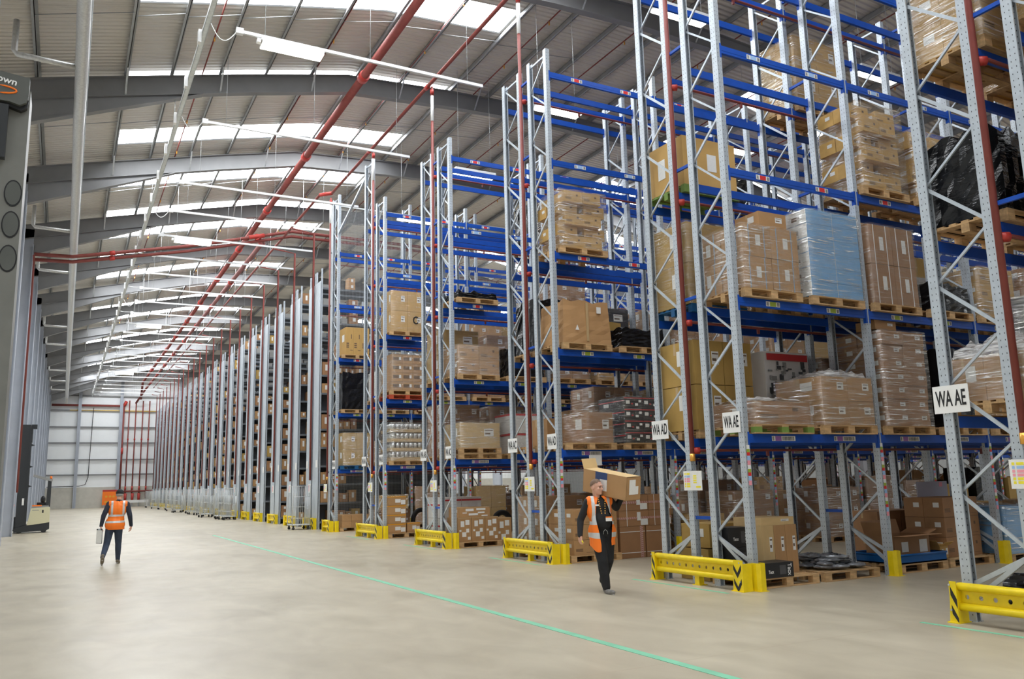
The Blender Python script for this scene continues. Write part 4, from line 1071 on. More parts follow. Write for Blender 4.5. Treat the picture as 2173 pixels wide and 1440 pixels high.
# ------------------------------------------------------------------ sprinkler pipework
def pipe_thing(label, pts, r, n=10, joints=(), m='red', cat='pipe', name='sprinkler_pipe', extra=None, group='sprinkler pipes'):
    t = thing(name, label, cat, pts[0], 0, group); o = Vector(pts[0])
    mb = MB(); mb.tube([Vector(p)-o for p in pts], r, n); part('pipe', mb, m, t)
    if joints:
        for a, b in joints:
            jm = MB(); jm.tube([Vector(a)-o, Vector(b)-o], r*1.35, n); part('coupling', jm, 'redj', t)
    if extra: extra(t, o)
    return t
for k in range(0, 6):
    y = YR[k]+(1.245 if k < 5 else 1.25); x = X0+.03
    pts = [(x, y, 2.05), (x, y, 13.45)]
    def inrack(t, o, k=k, y=y, x=x):
        for z in LV[:5]:
            mb = MB(); L = 9 if k < 3 else 12
            mb.tube([Vector((x, y, z-.20))-o, Vector((x+.12, y-.08, z-.20))-o, Vector((x+L, y-.08, z-.20))-o], .024, 6)
            for i in range(3): mb.box(x+1.6+3*i-o.x-.02, x+1.6+3*i-o.x+.02, -.1, -.06, z-.3-o.z, z-.2-o.z)
            part('range_pipe', mb, 'red', t)
        mb = MB(); mb.tube([Vector((x, y, 12.35))-o, Vector((x, y, 13.15))-o], .05, 8); part('upper_sleeve', mb, 'white', t)
        mb = MB(); mb.tube([(0, 0, -.12), (0, 0, .0)], .045, 8); part('drain_valve', mb, 'gold_head', t)
    pipe_thing('red sprinkler riser up the middle of the %s' % ROWN[k], pts, .042, 10, [((x+.03, y, z-.20), (x+.12, y-.05, z-.20)) for z in LV]+[((x, y, 13.2), (x, y, 13.35))], extra=inrack)
Z3 = 13.53
pipe_thing('thin red feed pipe above the rack ends', [(9.03, -2, Z3), (9.03, 31.9, Z3), (8.64, 32.3, Z3), (8.64, 104, Z3)], .055, 10, [((9.03, y, Z3), (9.03, y+.2, Z3)) for y in (10.6, 16.2, 21.6, 27)]+[((9.03, 31.9, Z3), (8.64, 32.3, Z3))])
for j in range(21):
    y = TY[j]; x = 8.97
    pipe_thing('%s red riser on the shelving tower ends' % ORD2[j], [(x, y, 1.95), (x, y, 12.5), (8.0+.02*j, y, 12.62)], .045, 8)
pipe_thing('large red sprinkler main running the length of the roof', [(7.5, -4, 14.2), (7.5, 104.5, 14.2), (7.5, 106.1, 12.4)], .125, 14, [((7.5, y, 14.2), (7.5, y+.3, 14.2)) for y in range(9, 100, 7)])
pipe_thing('second large red main starting at the bright red tee', [(7.35, 38.6, 13.35), (7.8, 39.4, 13.35), (7.8, 104.5, 13.35), (7.0, 106.1, 11.9)], .11, 12, [((7.35, 38.6, 13.35), (7.8, 39.6, 13.35))]+[((7.8, y, 13.35), (7.8, y+.3, 13.35)) for y in range(48, 100, 7)])
for i, dz in enumerate((0, -.19)):
    P = [(-1.62, 38.6+.16*i, 11.5+dz), (-.2, 38.6+.16*i, 11.55+dz), (4.4, 38.6+.16*i, 12.55+dz), (9.0, 38.6+.16*i, 13.8+dz), (24, 38.6+.16*i, 13.8+dz)]
    pipe_thing('%s of the two red pipes crossing the hall below the rafters' % ('upper', 'lower')[i], P, .075, 10, [((1.2, 38.6+.16*i, 11.85+dz), (1.4, 38.6+.16*i, 11.9+dz))]+([((7.0, 38.6, 13.27), (7.7, 38.6, 13.45))] if not i else []))
pipe_thing('thin red pipe running down the left wall column', [(-1.62, 38.4, 11.4), (-1.62, 38.9, 11.2), (-1.62, 39.4, 1.75)], .04, 8)
_h = MB(); _h.tube([(0, 0, -.13), (0, 0, -.015)], .022, 6); HEADM = _h.mesh('sprinkler_head', 'gold_head')
for i, x in enumerate((3.06, 6.5, 9.5, 12.4, 15.25, 18.3, 21.4, 24.4)):
    z = roofz(x)+.08
    def heads(t, o, z=z):
        for y in range(8, 90, 3): link('sprinkler_head', HEADM, t, (0, y-o.y, 0))
    pipe_thing('%s thin roof sprinkler line with brass heads, counted from the left wall' % ORD[i], [(x, -8, z), (x, 104, z)], .021, 6, extra=heads)
# far wall pipes and fittings
yw = YF-.35
pipe_thing('thick red riser on the far end wall', [(5.75, yw, .9), (5.75, yw, 11.5)], .12, 10, [((5.75, yw, 6.0), (5.75, yw, 6.7))])
for i, x in enumerate((6.34, 7.05, 7.8, 8.51)): pipe_thing('%s thin red riser right of the thick one on the far wall' % ORD[i], [(x, yw, .9), (x, yw, 12.2)], .07, 8, [((x, yw, 1.9), (x, yw, 2.3)), ((x, yw, 7.6), (x, yw, 7.8))])
pipe_thing('red pipe running level across the far wall below the rafters', [(-1.64, yw, 11.55), (5.75, yw, 11.55), (6.0, yw, 12.1)], .13, 10, [((5.75, yw, 11.55), (6.0, yw, 12.1))])
pipe_thing('yellow pipe running level across the far wall', [(.2, yw+.2, 11.0), (9.3, yw+.2, 11.0)], .07, 8, m='yellowpipe', group='far wall pipes')
pipe_thing('red manifold pipe low on the far wall', [(5.7, yw, 1.75), (9.5, yw, 1.75)], .09, 8)
pipe_thing('black cable hanging in a bend down the far wall', [(2.6, yw, 11.3), (2.45, yw, 3.4), (2.2, yw, 2.6), (1.6, yw, 2.45), (-1.6, yw, 2.4)], .04, 6, m='black', name='cable', cat='cable', group='far wall cables')
for i, x in enumerate((6.38, 7.12, 7.8)):
    r = thing('alarm_valve', '%s red valve body low on the far wall' % ORD[i], 'valve', (x, yw-.1, .0), 0, 'red valves'); mb = MB(); mb.tube([(0, 0, .55), (0, 0, 1.5)], [.12, .2, ][0:1]*1+[.16], 10); mb.tube([(0, -.2, 1.0), (0, .1, 1.0)], .09, 8); part('valve_body', mb, 'redj', r)
    mb = MB(); mb.box(-.05, .05, -.05, .05, 0, .56); part('stand', mb, 'galvd', r)
mb = MB(); mb.box(-1.4, 1.4, -.06, .06, .45, .75); mb.box(-1.3, -1.2, -.04, .04, 0, .45); mb.box(1.2, 1.3, -.04, .04, 0, .45); solo('guard_rail', mb, 'white', 'white guard rail in front of the red valves at the far wall', 'rail', (7.4, yw-.9, 0))
r = thing('sign_board', 'orange board with a red top standing at the far wall behind the left man', 'sign', (4.75, yw-.6, 0)); mb = MB(); mb.box(-.75, .75, -.02, .02, .25, 1.95, 0); mb.box(-.75, .75, -.025, .025, 1.75, 1.95, 1); mb.box(-.5, .5, -.022, -.02, .5, .7, 2)
for x in (-.35, .05, .4): mb.tube([(x, -.03, 1.2), (x, -.02, 1.2)], .13, 10, 2)
part('board', mb, ['orange', 'redj', 'tapeo'], r); mb = MB(); mb.box(-.6, -.55, -.1, .3, 0, .3); mb.box(.55, .6, -.1, .3, 0, .3); part('feet', mb, 'galvd', r)
# ------------------------------------------------------------------ lagged pipe, cable tray, light rails
lp = thing('lagged_pipe', 'thick lagged pipe hung along the left wall with short branches', 'pipe', (-.2, 3, 11.9))
mb = MB(); mb.tube([(0, 0, 0)]+[(rnd(-.01, .01), 2.0*i, rnd(-.01, .01)) for i in range(1, 50)], .145, 12); mb.tube([(0, 97, .0), (0, 98.3, .0), (0, 98.5, -.6)], .145, 12); part('pipe', mb, 'lag', lp)
mb = MB(); mb.tube([(.15, 0, .05), (.15, 99, .05)], .02, 6); part('conduit', mb, 'galv', lp)
for y in (21.4, 36.0, 43.1, 57.8, 65, 79, 86.5, 94):
    mb = MB(); mb.tube([(-.12, y-3, 0), (-1.36, y-3, .04), (-1.42, y-3, .12), (-1.42, y-3, .9)], .07, 8); part('branch', mb, 'lag', lp)
ct = thing('cable_tray', 'galvanised cable tray running high along the aisle with socket boxes', 'cable tray', (2.32, 0, 12.3))
mb = MB()
for x in (-.055, .055): mb.box(x-.006, x+.006, -4, 103, -.03, .05)
mb.box(-.055, .055, -4, 103, -.03, -.022)
part('tray', mb, 'tray', ct)
mb = MB(); mb.tube([(-.04, -4, .02), (-.04, 103, .02)], .03, 5); mb.tube([(.04, -4, .02), (.04, 103, .02)], .03, 5); part('cables', mb, 'white', ct)
mb = MB(); mb.box(-.14, -.065, 0, .16, -.26, .06); SBM = mb.mesh('socket_box', 'lampbody')
for i in range(40): link('socket_box', SBM, ct, (0, 2+2.45*i, 0))
mb = MB()
for yf in FRAMES[2:]: mb.tube([(0, yf, .05), (0, yf, roofz(2.32)-12.3-.55)], .008, 4)
part('hanger_rods', mb, 'wire', ct)
RAILY = [2.4, 7.8, 13.2, 18.6, 24.0, 29.4]+[32.7+3.42*k for k in range(21)]
for i, y in enumerate(RAILY):
    z = 12.2; xe = 9.35
    r = thing('lighting_rail', '%s white lighting rail from the camera, hung high across the hall' % (ORD2+['last but five', 'last but four', 'last but three', 'last but two', 'last but one', 'farthest'])[min(i, 26)], 'light rail', (3.0, y, z), 0, 'white lighting rails')
    mb = MB(); mb.box(0, xe-3, -.03, .03, -.03, .045); mb.box(-.06, .1, -.06, .06, -.06, .08); part('rail', mb, 'conduit', r)
    mb = MB(); c = [(-.62+.62*t, .0, .05-(.42 if i in (1, 3, 4, 6, 11) else .03)*math.sin(PI*t)*(1-.3*t)) for t in [q/9 for q in range(10)]]; mb.tube(c, .012, 5); part('flex_cable', mb, 'white', r)
    mb = MB()
    for x in (3.6, 6.2, 8.9): mb.tube([(x-3, 0, .04), (x-3, 0, roofz(x)+.1-z)], .006, 4)
    part('hanger_wires', mb, 'wire', r)
    lx = [3.5] if i in (3, 7, 13, 20) else []
    for x in lx:
        b = MB(); b.box(x-3, x-1.5, -.13, .13, -.13, -.04); b.prism([(-.13, -.13), (.13, -.13), (.20, -.20), (-.20, -.20)], 0, x-3+.02, x-1.52, 0)
        lu = part('luminaire', b, 'lampbody', r); b = MB(); b.box(x-2.97, x-1.53, -.18, .18, -.215, -.2, 0); part('diffuser', b, 'lamp', lu)
        b = MB(); b.box(x-3.08, x-3.0, -.06, .06, -.17, -.08); part('end_box', b, 'lampbody', lu)
b = MB(); b.box(-.75, .75, -.13, .13, -.13, -.04); b.prism([(-.13, -.13), (.13, -.13), (.20, -.20), (-.20, -.20)], 0, -.73, .73, 0); LBM = b.mesh('housing', 'lampbody')
b = MB(); b.box(-.72, .72, -.18, .18, -.215, -.2, 0); LDM = b.mesh('diffuser', 'lamp')
for i, y in enumerate(RAILY[1:6]):
    for q, x in enumerate((11.7, 18.3)):
        r = thing('aisle_luminaire', '%s fluorescent fitting hung over the rack aisle, %s from the camera' % (('left-hand', 'right-hand')[q], ORD[i]), 'light', (x, y, 12.15), 0, 'aisle light fittings')
        link('housing', LBM, r); link('diffuser', LDM, r); mb = MB()
        for s in (-.6, .6): mb.tube([(s, 0, -.04), (s, 0, roofz(x)-12.05)], .006, 4)
        part('hanger_wires', mb, 'wire', r)
# ------------------------------------------------------------------ floor lines
mb = MB(); mb.box(4.98, 5.08, 1.0, 33.0, 0, .004); solo('floor_line', mb, 'green_line', 'long green line painted along the main aisle floor', 'floor line', group=None)
for k in range(5):
    mb = MB(); mb.box(8.55, 8.61, YR[k]+.05, YR[k]+2.35, 0, .004); solo('floor_line', mb, 'green_line', 'short green floor line in front of the barrier of the %s' % ROWN[k], 'floor line')
# ------------------------------------------------------------------ reach trucks
def truck(label, loc, rz):
    r = thing('reach_truck', label, 'forklift truck', loc, rz)
    for y in (-.42, .34):
        m = MB(); m.box(-1.72, -1.36, y, y+.09, .05, 4.72); m.box(-1.40, -1.33, y-.02, y+.11, .05, 4.3); part('mast_rail', m, 'truckgrey', r)
    m = MB()
    for z in (.6, 1.7, 2.75, 3.7, 4.6): m.box(-1.64, -1.5, -.35, .36, z, z+.12)
    for z in (1.95, 2.8, 3.75): m.prism([(-1.36, z), (-1.18, z+.06), (-1.36, z+.14)], 1, -.40, -.3)
    m.box(-1.60, -1.30, -.2, .25, 3.95, 4.6); m.box(-1.36, -1.14, -.1, .1, 4.55, 4.75); part('mast_frame', m, 'truckgrey', r)
    m = MB(); m.prism([(-1.27, .34), (-1.15, 1.06), (-.47, 1.10), (-.43, 1.02), (-.42, .44), (-.8, .38)], 1, -.52, .52); part('body', m, 'cream', r)
    m = MB(); m.prism([(-1.76, .04), (-1.76, .2), (-1.3, .36), (-.8, .37), (-.42, .43), (-.41, .14), (-.55, .08)], 1, -.5, .5); part('chassis', m, 'truckgrey', r)
    m = MB(); m.prism([(-1.17, 1.06), (-1.05, 1.17), (-.50, 1.16), (-.45, 1.1)], 1, -.5, .5, 0); m.box(-1.12, -.75, -.505, -.3, 1.14, 1.19, 1); part('cab_top', m, ['guard', 'orange'], r)
    for y in (-.45, .45):
        m = MB(); m.bar((-.55, y, 1.1), (-.52, y, 2.3), .06, .10); m.bar((-.46, y, 1.1), (-.46, y, 2.3), .05, .05); m.box(-.55, -.44, y-.02, y+.02, 1.6, 1.65); part('guard_pillar', m, 'truckgrey', r)
    m = MB(); m.bar((-1.15, 0, 2.48), (-.40, 0, 2.25), 1.0, .10); part('overhead_guard', m, 'guard', r)
    m = MB(); m.tube([(-.46, -.3, 2.3), (-.46, -.3, 2.44)], .05, 10); part('beacon', m, 'orange', r)
    m = MB(); m.box(-.95, -.6, -.25, .25, 1.16, 1.3); m.ell((-.72, -.1, 1.42), (.10, .2, .17)); part('seat', m, 'black', r)
    for y in (-.2, .2): m = MB(); m.box(-2.75, -1.72, y-.06, y+.06, .1, .15); m.box(-1.78, -1.7, y-.06, y+.06, .1, .7); part('fork', m, 'truckgrey', r)
    for x in (-1.55, -.62):
        m = MB(); m.tube([(x, -.48, .12), (x, -.36, .12)], .12, 14); m.tube([(x, .36, .12), (x, .48, .12)], .12, 14); part('wheel', m, 'rubber', r)
    m = MB(); m.box(-1.10, -.85, -.524, -.52, .96, .99, 1); m.box(-.72, -.66, -.524, -.52, .85, .98, 0); m.box(-1.52, -1.44, -.425, -.421, 1.2, 1.5, 2); part('decals', m, ['black', 'guard', 'paper'], r)
    return r
truck('cream and black reach truck with tall mast parked by the left wall columns', (-.02, 43.0, 0), 0)
nt_ = thing('reach_truck', 'grey reach truck mast with oval holes cut off at the near left edge', 'forklift truck', (-.228, 4.0, 0), 0)
m = MB(); zs = [2.65, 2.80, 2.94, 1.2, 1.36]
m.box(-.5, 0, 0, .012, .05, 3.42, 0)
for z in zs:
    for rx, rz_, yy, mi in ((.034, .060, -.003, 1), (.029, .053, -.005, 2)):
        m.prism([(-.036+rx*math.cos(2*PI*q/20), z+rz_*math.sin(2*PI*q/20)) for q in range(20)], 1, yy, .001, mi)
m.box(-.006, 0, .012, .16, .05, 3.42, 0); m.box(-.5, -.48, .012, .16, .05, 3.42, 0)
part('mast_plate', m, ['mastgrey', 'black', 'mastdark'], nt_)
m = MB(); m.prism([(-.5, 3.33), (-.075, 3.335), (-.035, 3.325), (-.012, 3.34), (-.004, 3.37), (-.004, 3.455), (-.5, 3.51)], 1, -.05, -.008); hc = part('head_cover', m, 'truckgrey', nt_)
hc.data.materials[0] = M['guard'] if False else M['mastdark']
m = MB(); m.prism([(-.5, 3.33), (-.075, 3.32), (-.03, 3.308), (-.008, 3.325), (-.003, 3.36), (-.5, 3.4)], 1, -.03, -.001); part('cover_rim', m, 'black', nt_)
text('Crown', .042, 'white', hc, (-.112, -.052, 3.432), (PI/2, .16, 0), 1.05)
m = MB(); c = [(-.115+.065*math.cos(a), -.051, 3.385+.017*math.sin(a)) for a in [-.5*PI+PI*q/10 for q in range(11)]]; m.tube(c, [.001]+[.004]*9+[.001], 6); part('orange_swoosh', m, 'orange', hc)
m = MB(); m.box(-.5, -.075, -.05, -.012, 3.08, 3.32); m.tube([(-.105, -.055, 3.2), (-.105, -.05, 3.2)], .006, 8); m.tube([(-.105, -.055, 3.16), (-.105, -.05, 3.16)], .006, 8); part('carriage_plate', m, 'truckgrey', nt_)
m = MB(); m.box(-1.0, -.3, .02, .9, .0, .35); part('chassis', m, 'truckgrey', nt_)
m = MB(); m.prism([(-1.9, .3), (-1.85, 1.1), (-1.0, 1.1), (-.9, .35)], 1, .0, .9); part('body', m, 'cream', nt_)
# ------------------------------------------------------------------ people
def cap(mb, a, ra, b, rb, sq=1.0, n=14):
    """tapered limb with rounded ends; sq flattens it front to back"""
    a = Vector(a); b = Vector(b); d = (b-a); L = d.length; d.normalize(); pts = []; rs = []
    for i in range(5): t = PI/2*(1-i/4); pts.append(a-d*ra*math.sin(t)); rs.append(max(ra*math.cos(t), .002))
    for i in range(5): t = PI/2*i/4; pts.append(b+d*rb*math.sin(t)); rs.append(max(rb*math.cos(t), .002))
    mb.tube(pts, rs, n)
def remesh(name, mb, voxel, mats, pick, smooth=4, solid=0):
    me = mb.mesh(name+'_src', mats[:1]); o = bpy.data.objects.new(name+'_src', me); COL.objects.link(o)
    m = o.modifiers.new('r', 'REMESH'); m.mode = 'VOXEL'; m.voxel_size = voxel; m.use_smooth_shade = True
    s = o.modifiers.new('s', 'SMOOTH'); s.iterations = smooth; s.factor = .5
    bpy.context.view_layer.update()
    dg = bpy.context.evaluated_depsgraph_get(); out = bpy.data.meshes.new_from_object(o.evaluated_get(dg)); out.name = name
    bpy.data.objects.remove(o)
    out.materials.clear()
    for k in mats: out.materials.append(M[k])
    kill = []
    for p in out.polygons:
        q = pick(p.center) if pick else 0
        if q is None: kill.append(p.index); q = 0
        p.material_index = q; p.use_smooth = True
    if kill:
        import bmesh
        bm = bmesh.new(); bm.from_mesh(out); bm.faces.ensure_lookup_table()
        bmesh.ops.delete(bm, geom=[bm.faces[i] for i in kill], context='FACES')
        if solid: bmesh.ops.solidify(bm, geom=bm.faces[:], thickness=solid)
        bm.to_mesh(out); bm.free()
    return out
def hand(mb, wrist, d, palm_n, size=1.0, curl=.5, side=1):
    """palm, four fingers of different length and a thumb; d points from the wrist to the knuckles, palm_n is the palm normal"""
    w = Vector(wrist); d = Vector(d).normalized(); nrm = Vector(palm_n); nrm = (nrm-d*nrm.dot(d)).normalized(); x = d.cross(nrm)*side
    s = size
    for t in (-.028, -.009, .010, .028): cap(mb, w+d*.02*s+x*t*.75*s, .017*s, w+d*.085*s+x*t*s, .0145*s)
    for i, (t, L) in enumerate(((-.030, .066), (-.010, .076), (.010, .071), (.029, .054))):
        p0 = w+d*.09*s+x*t*s; a1 = curl*.6; a2 = curl*1.5+.12*i
        p1 = p0+(d*math.cos(a1)+nrm*math.sin(a1))*L*.45*s; p2 = p1+(d*math.cos(a2)+nrm*math.sin(a2))*L*.33*s; p3 = p2+(d*math.cos(a2*1.4)+nrm*math.sin(a2*1.4))*L*.25*s
        cap(mb, p0, .0098*s, p1, .0092*s, n=8); cap(mb, p1, .0092*s, p2, .0085*s, n=8); cap(mb, p2, .0085*s, p3, .0075*s, n=8)
    t0 = w+d*.03*s-x*.03*s; t1 = t0+(d*.7-x*.75+nrm*.35).normalized()*.042*s; t2 = t1+(d*.9-x*.2+nrm*.5).normalized()*.032*s
    cap(mb, t0, .0135*s, t1, .0115*s, n=8); cap(mb, t1, .0115*s, t2, .009*s, n=8)
def head_prims(mb, c, R):
    """skull, jaw, brow, nose, cheeks, lips, chin, ears; face looks along -Y of R"""
    T = Matrix.Translation(c) @ R.to_4x4()
    mb.ell((0, .012, .025), (.074, .095, .098), 0, 20, 14, T); mb.ell((0, -.028, -.04), (.060, .066, .075), 0, 18, 12, T)
    mb.ell((0, -.062, -.088), (.030, .030, .024), 0, 12, 8, T)
    mb.ell((0, -.079, .028), (.050, .018, .013), 0, 14, 8, T)
    for s in (-1, 1):
        mb.ell((s*.036, -.066, -.020), (.024, .022, .022), 0, 10, 8, T); mb.ell((s*.075, .014, -.004), (.010, .020, .034), 0, 10, 8, T)
        mb.ell((s*.011, -.094, -.030), (.009, .011, .008), 0, 8, 6, T)
    a = T @ Vector((0, -.083, .020)); b = T @ Vector((0, -.104, -.024)); cap(mb, a, .009, b, .012, n=10)
    for z, w_ in ((-.058, .021), (-.068, .019)): mb.ell((0, -.080, z), (w_, .012, .006), 0, 12, 6, T)
    return T
def face_bits(T, par):
    m = MB()
    for s in (-1, 1): m.ell((s*.030, -.0795, .004), (.0135, .009, .0065), 0, 12, 8, T)
    part('eyes', m, 'eye', par)
    m = MB()
    for s in (-1, 1): m.add([T @ Vector(v) for v in ((s*.014, -.0985, .024), (s*.046, -.0885, .022), (s*.046, -.0875, .030), (s*.014, -.098, .031))], [(0, 1, 2, 3)])
    part('eyebrows', m, 'hair', par)
    m = MB(); m.ell((0, -.0865, -.063), (.021, .0075, .0035), 0, 12, 6, T); part('lips', m, 'lip', par)
def torso(mb, J, e):
    sh = Vector(J['chest']); wa = Vector(J['belly']); pe = Vector(J['pelvis'])
    mb.ell(tuple(pe), (.160+e, .118+e, .13+e)); mb.ell(tuple(wa), (.155+e, J.get('bd', .125)+e, .17+e)); mb.ell(tuple(sh), (.178+e, .122+e, .19+e))
    cap(mb, Vector(J['shR'])+Vector((.03, 0, .0)), .066+e, Vector(J['shL'])+Vector((-.03, 0, .0)), .066+e)
    nk = Vector(J['neck']); cap(mb, nk+Vector((-.10, .01, -.055)), .045+e, nk+Vector((.10, .01, -.055)), .045+e)
def arms(mb, J, e, to_wrist=True):
    for s in 'RL':
        cap(mb, J['sh'+s], .056+e, J['el'+s], .043+e); cap(mb, J['el'+s], .043+e, J['wr'+s], .029+e)
def legs(mb, J, e):
    for s in 'RL':
        cap(mb, J['hip'+s], .088+e, J['kn'+s], .058+e); k = Vector(J['kn'+s]); a = Vector(J['an'+s]); m_ = k.lerp(a, .3)+Vector((0, .012, 0))
        cap(mb, k, .056+e, m_, .055+e); cap(mb, m_, .055+e, a, .036+e)
def shoe(mb, a, toe, up=0):
    a = Vector(a); t = Vector(toe); d = (t-a); d.z = d.z*1; h = a+Vector((0, 0, -.045))
    cap(mb, h-d.normalized()*.035, .040, h+d*.35+Vector((0, 0, -.005)), .042); cap(mb, h+d*.35+Vector((0, 0, -.005)), .042, t, .030); cap(mb, a+Vector((0, 0, .03)), .044, h, .042)
def person(label, loc, rz, J, clothes):
    root = thing('person', label, 'person', loc, rz)
    R = Matrix.Rotation(J['hy'], 3, 'Z') @ Matrix.Rotation(J.get('hx', 0), 3, 'X')
    mb = MB(); T = head_prims(mb, Vector(J['head']), R)
    nk = Vector(J['neck']); cap(mb, nk+Vector((0, .012, -.08)), .062, Vector(J['head'])+R @ Vector((0, .02, -.05)), .052)
    torso(mb, J, -.010); arms(mb, J, -.004); legs(mb, J, -.012)
    for s in 'RL': cap(mb, Vector(J['an'+s])+Vector((0, 0, -.05)), .024, Vector(J['an'+s]).lerp(Vector(J['toe'+s]), .85)+Vector((0, 0, -.012)), .014); hand(mb, J['wr'+s], J['hd'+s], J['hn'+s], 1.0, J.get('curl'+s, .6), J.get('hs'+s, 1))
    body = link('body', remesh('body', mb, .0062, ['skin'], None, 3), root)
    face_bits(T, body)
    # shirt
    mb = MB(); torso(mb, J, .006); arms(mb, J, .012); nk = Vector(J['neck']); cap(mb, nk+Vector((0, .012, -.08)), .070, nk+Vector((0, .008, -.012)), .062)
    sh = remesh('shirt', mb, .011, [clothes['shirt']], None, 3); shirt = link('shirt', sh, root)
    mb = MB(); mb.ell(tuple(J['pelvis']), (.170, .130, .13)); legs(mb, J, J.get('baggy', .014))
    tr = remesh('trousers', mb, .011, [clothes['legs']], lambda c: 0 if c.z < J['pelvis'][2]+.07 else None, 3); link('trousers', tr, root)
    for s in 'RL':
        mb = MB(); shoe(mb, J['an'+s], J['toe'+s]); o = link('shoe', remesh('shoe', mb, .008, [clothes['shoe']], None, 3), root)
        mb = MB(); a = Vector(J['an'+s]); t = Vector(J['toe'+s]); d = (t-a).normalized(); cap(mb, a+Vector((0, 0, -.078))-d*.03, .026, t+Vector((0, 0, -.026)), .022); part('sole', mb, 'sole', o)
    # hi-vis vest draped over the torso
    from mathutils.bvhtree import BVHTree
    ch = Vector(J['chest']); nk = Vector(J['neck']); mid = (J['shR'][0]+J['shL'][0])/2
    mb = MB(); torso(mb, J, .016); mb.ell(tuple(J['pelvis']), (.205, .160, .20))
    tm = remesh('vest_form', mb, .014, ['orange'], None, 4); tree = BVHTree.FromPolygons([v.co for v in tm.vertices], [tuple(p.vertices) for p in tm.polygons])
    ztop = nk.z-.012; bands = J['bands']; zs = [J['hem']]
    for p, q in bands: zs += [p, q]
    zs.append(ztop); rows = []
    for p, q in zip(zs[:-1], zs[1:]):
        n = max(1, int((q-p)/.008)); rows += [p+(q-p)*i/n for i in range(n)]
    rows.append(ztop); NC = 220; mb = MB(); vs = []; keep = []
    lows = {}
    for z in rows:
        f_ = min(max((z-.95)/.3, 0), 1); cx = J['belly'][0]*(1-f_)+ch.x*f_; cy = ch.y+.0
        wv = (.055+.075*min(max((z-.78)/.35, 0), 1)-.06*min(max((z-1.15)/.25, 0), 1)) if J['open'] else .012
        a0 = math.atan2(wv, .15)
        for i in range(NC+1):
            an = -PI/2+a0*(1.25 if J['open'] else 1)+(2*PI-2*a0*(1.12 if J['open'] else 1))*i/NC
            d = Vector((math.cos(an), math.sin(an), 0)); hit = None; best = .10
            h = tree.ray_cast(Vector((cx, cy, z))+d*.9, -d)
            if h[0] is not None: best = (h[0]-Vector((cx, cy, z))).xy.length
            if z < 1.06:
                h2 = tree.ray_cast(Vector((cx, cy, 1.06))+d*.9, -d)
                if h2[0] is not None: best = max(best, (h2[0]-Vector((cx, cy, 1.06))).xy.length*1.01)
            best += .006+.045*max(0, 1.06-z)+.004*math.sin(an*7+z*6)
            dz = 0
            if J['open'] and z < .86: dz = -.10*(.86-z)/.14*max(0, math.cos(an-(-PI/2-.55)))**6-.02
            xx = cx+d.x*best; lim = .207-.012*min(max((z-1.2)/.15, 0), 1); ok_ = abs(xx-mid) < lim or z < 1.13
            if not ok_: xx = mid+math.copysign(lim, xx-mid)
            vs.append((xx, cy+d.y*best, z+dz)); keep.append(ok_)
    fs = []; ms = []
    for j in range(len(rows)-1):
        zc = (rows[j]+rows[j+1])/2
        for i in range(NC):
            q = (j*(NC+1)+i, j*(NC+1)+i+1, (j+1)*(NC+1)+i+1, (j+1)*(NC+1)+i)
            if not any(keep[k] for k in q): continue
            fs.append(q); x = sum(vs[k][0] for k in q)/4
            ms.append(1 if any(p < zc < q_ for p, q_ in bands) or (zc > bands[-1][1] and .100 < abs(x-mid) < .145) else 0)
    mb.add(vs, fs, 0, True); mb.m = ms; me = mb.mesh('vest', ['orange', 'reflect'])
    import bmesh
    bm = bmesh.new(); bm.from_mesh(me); bmesh.ops.solidify(bm, geom=bm.faces[:], thickness=-.004); bm.to_mesh(me); bm.free()
    vest = link('vest', me, root)
    return root, body, shirt, vest, T
J = dict(pelvis=(0, 0, .90), belly=(-.015, -.035, 1.05), bd=.150, chest=(-.04, -.005, 1.22), neck=(-.055, -.01, 1.435), head=(-.075, -.05, 1.555), hy=math.radians(38), hx=.06,
         shR=(-.205, .01, 1.335), elR=(-.315, .075, 1.07), wrR=(-.355, -.01, .85), hdR=(-.02, -.15, -1), hnR=(.9, .3, 0), curlR=.75, hsR=1,
         shL=(.135, .0, 1.35), elL=(.265, .07, 1.235), wrL=(.37, .02, 1.43), hdL=(-.05, -.35, .9), hnL=(-.9, -.1, .1), curlL=.4, hsL=-1,
         hipR=(-.085, 0, .86), knR=(-.055, -.13, .47), anR=(-.02, -.15, .095), toeR=(.03, -.32, .035),
         hipL=(.085, 0, .86), knL=(.075, .0, .46), anL=(.05, .20, .155), toeL=(.06, .05, .04),
         baggy=.026, hem=.72, open=True, bands=[(.835, .885), (1.0, 1.05)])
PMAN = (7.27, 10.71, 0)
root, body, shirt, vest, T = person('man in open orange vest and black clothes with a long carton on his shoulder', PMAN, math.radians(-16), J, dict(shirt='cloth', legs='cloth', shoe='shoe'))
# short hair
mb = MB(); mb.ell((0, .016, .032), (.078, .098, .096), 0, 22, 16, T)
hm = mb.mesh('hair', 'hair'); import bmesh
bm = bmesh.new(); bm.from_mesh(hm); Ti = T.inverted()
bmesh.ops.delete(bm, geom=[f_ for f_ in bm.faces if (lambda q: q.z < .062-.55*max(0, q.y+.02)-.0 if q.y > -.05 else q.z < .085)(Ti @ f_.calc_center_median())], context='FACES'); bm.to_mesh(hm); bm.free()
link('hair', hm, body)
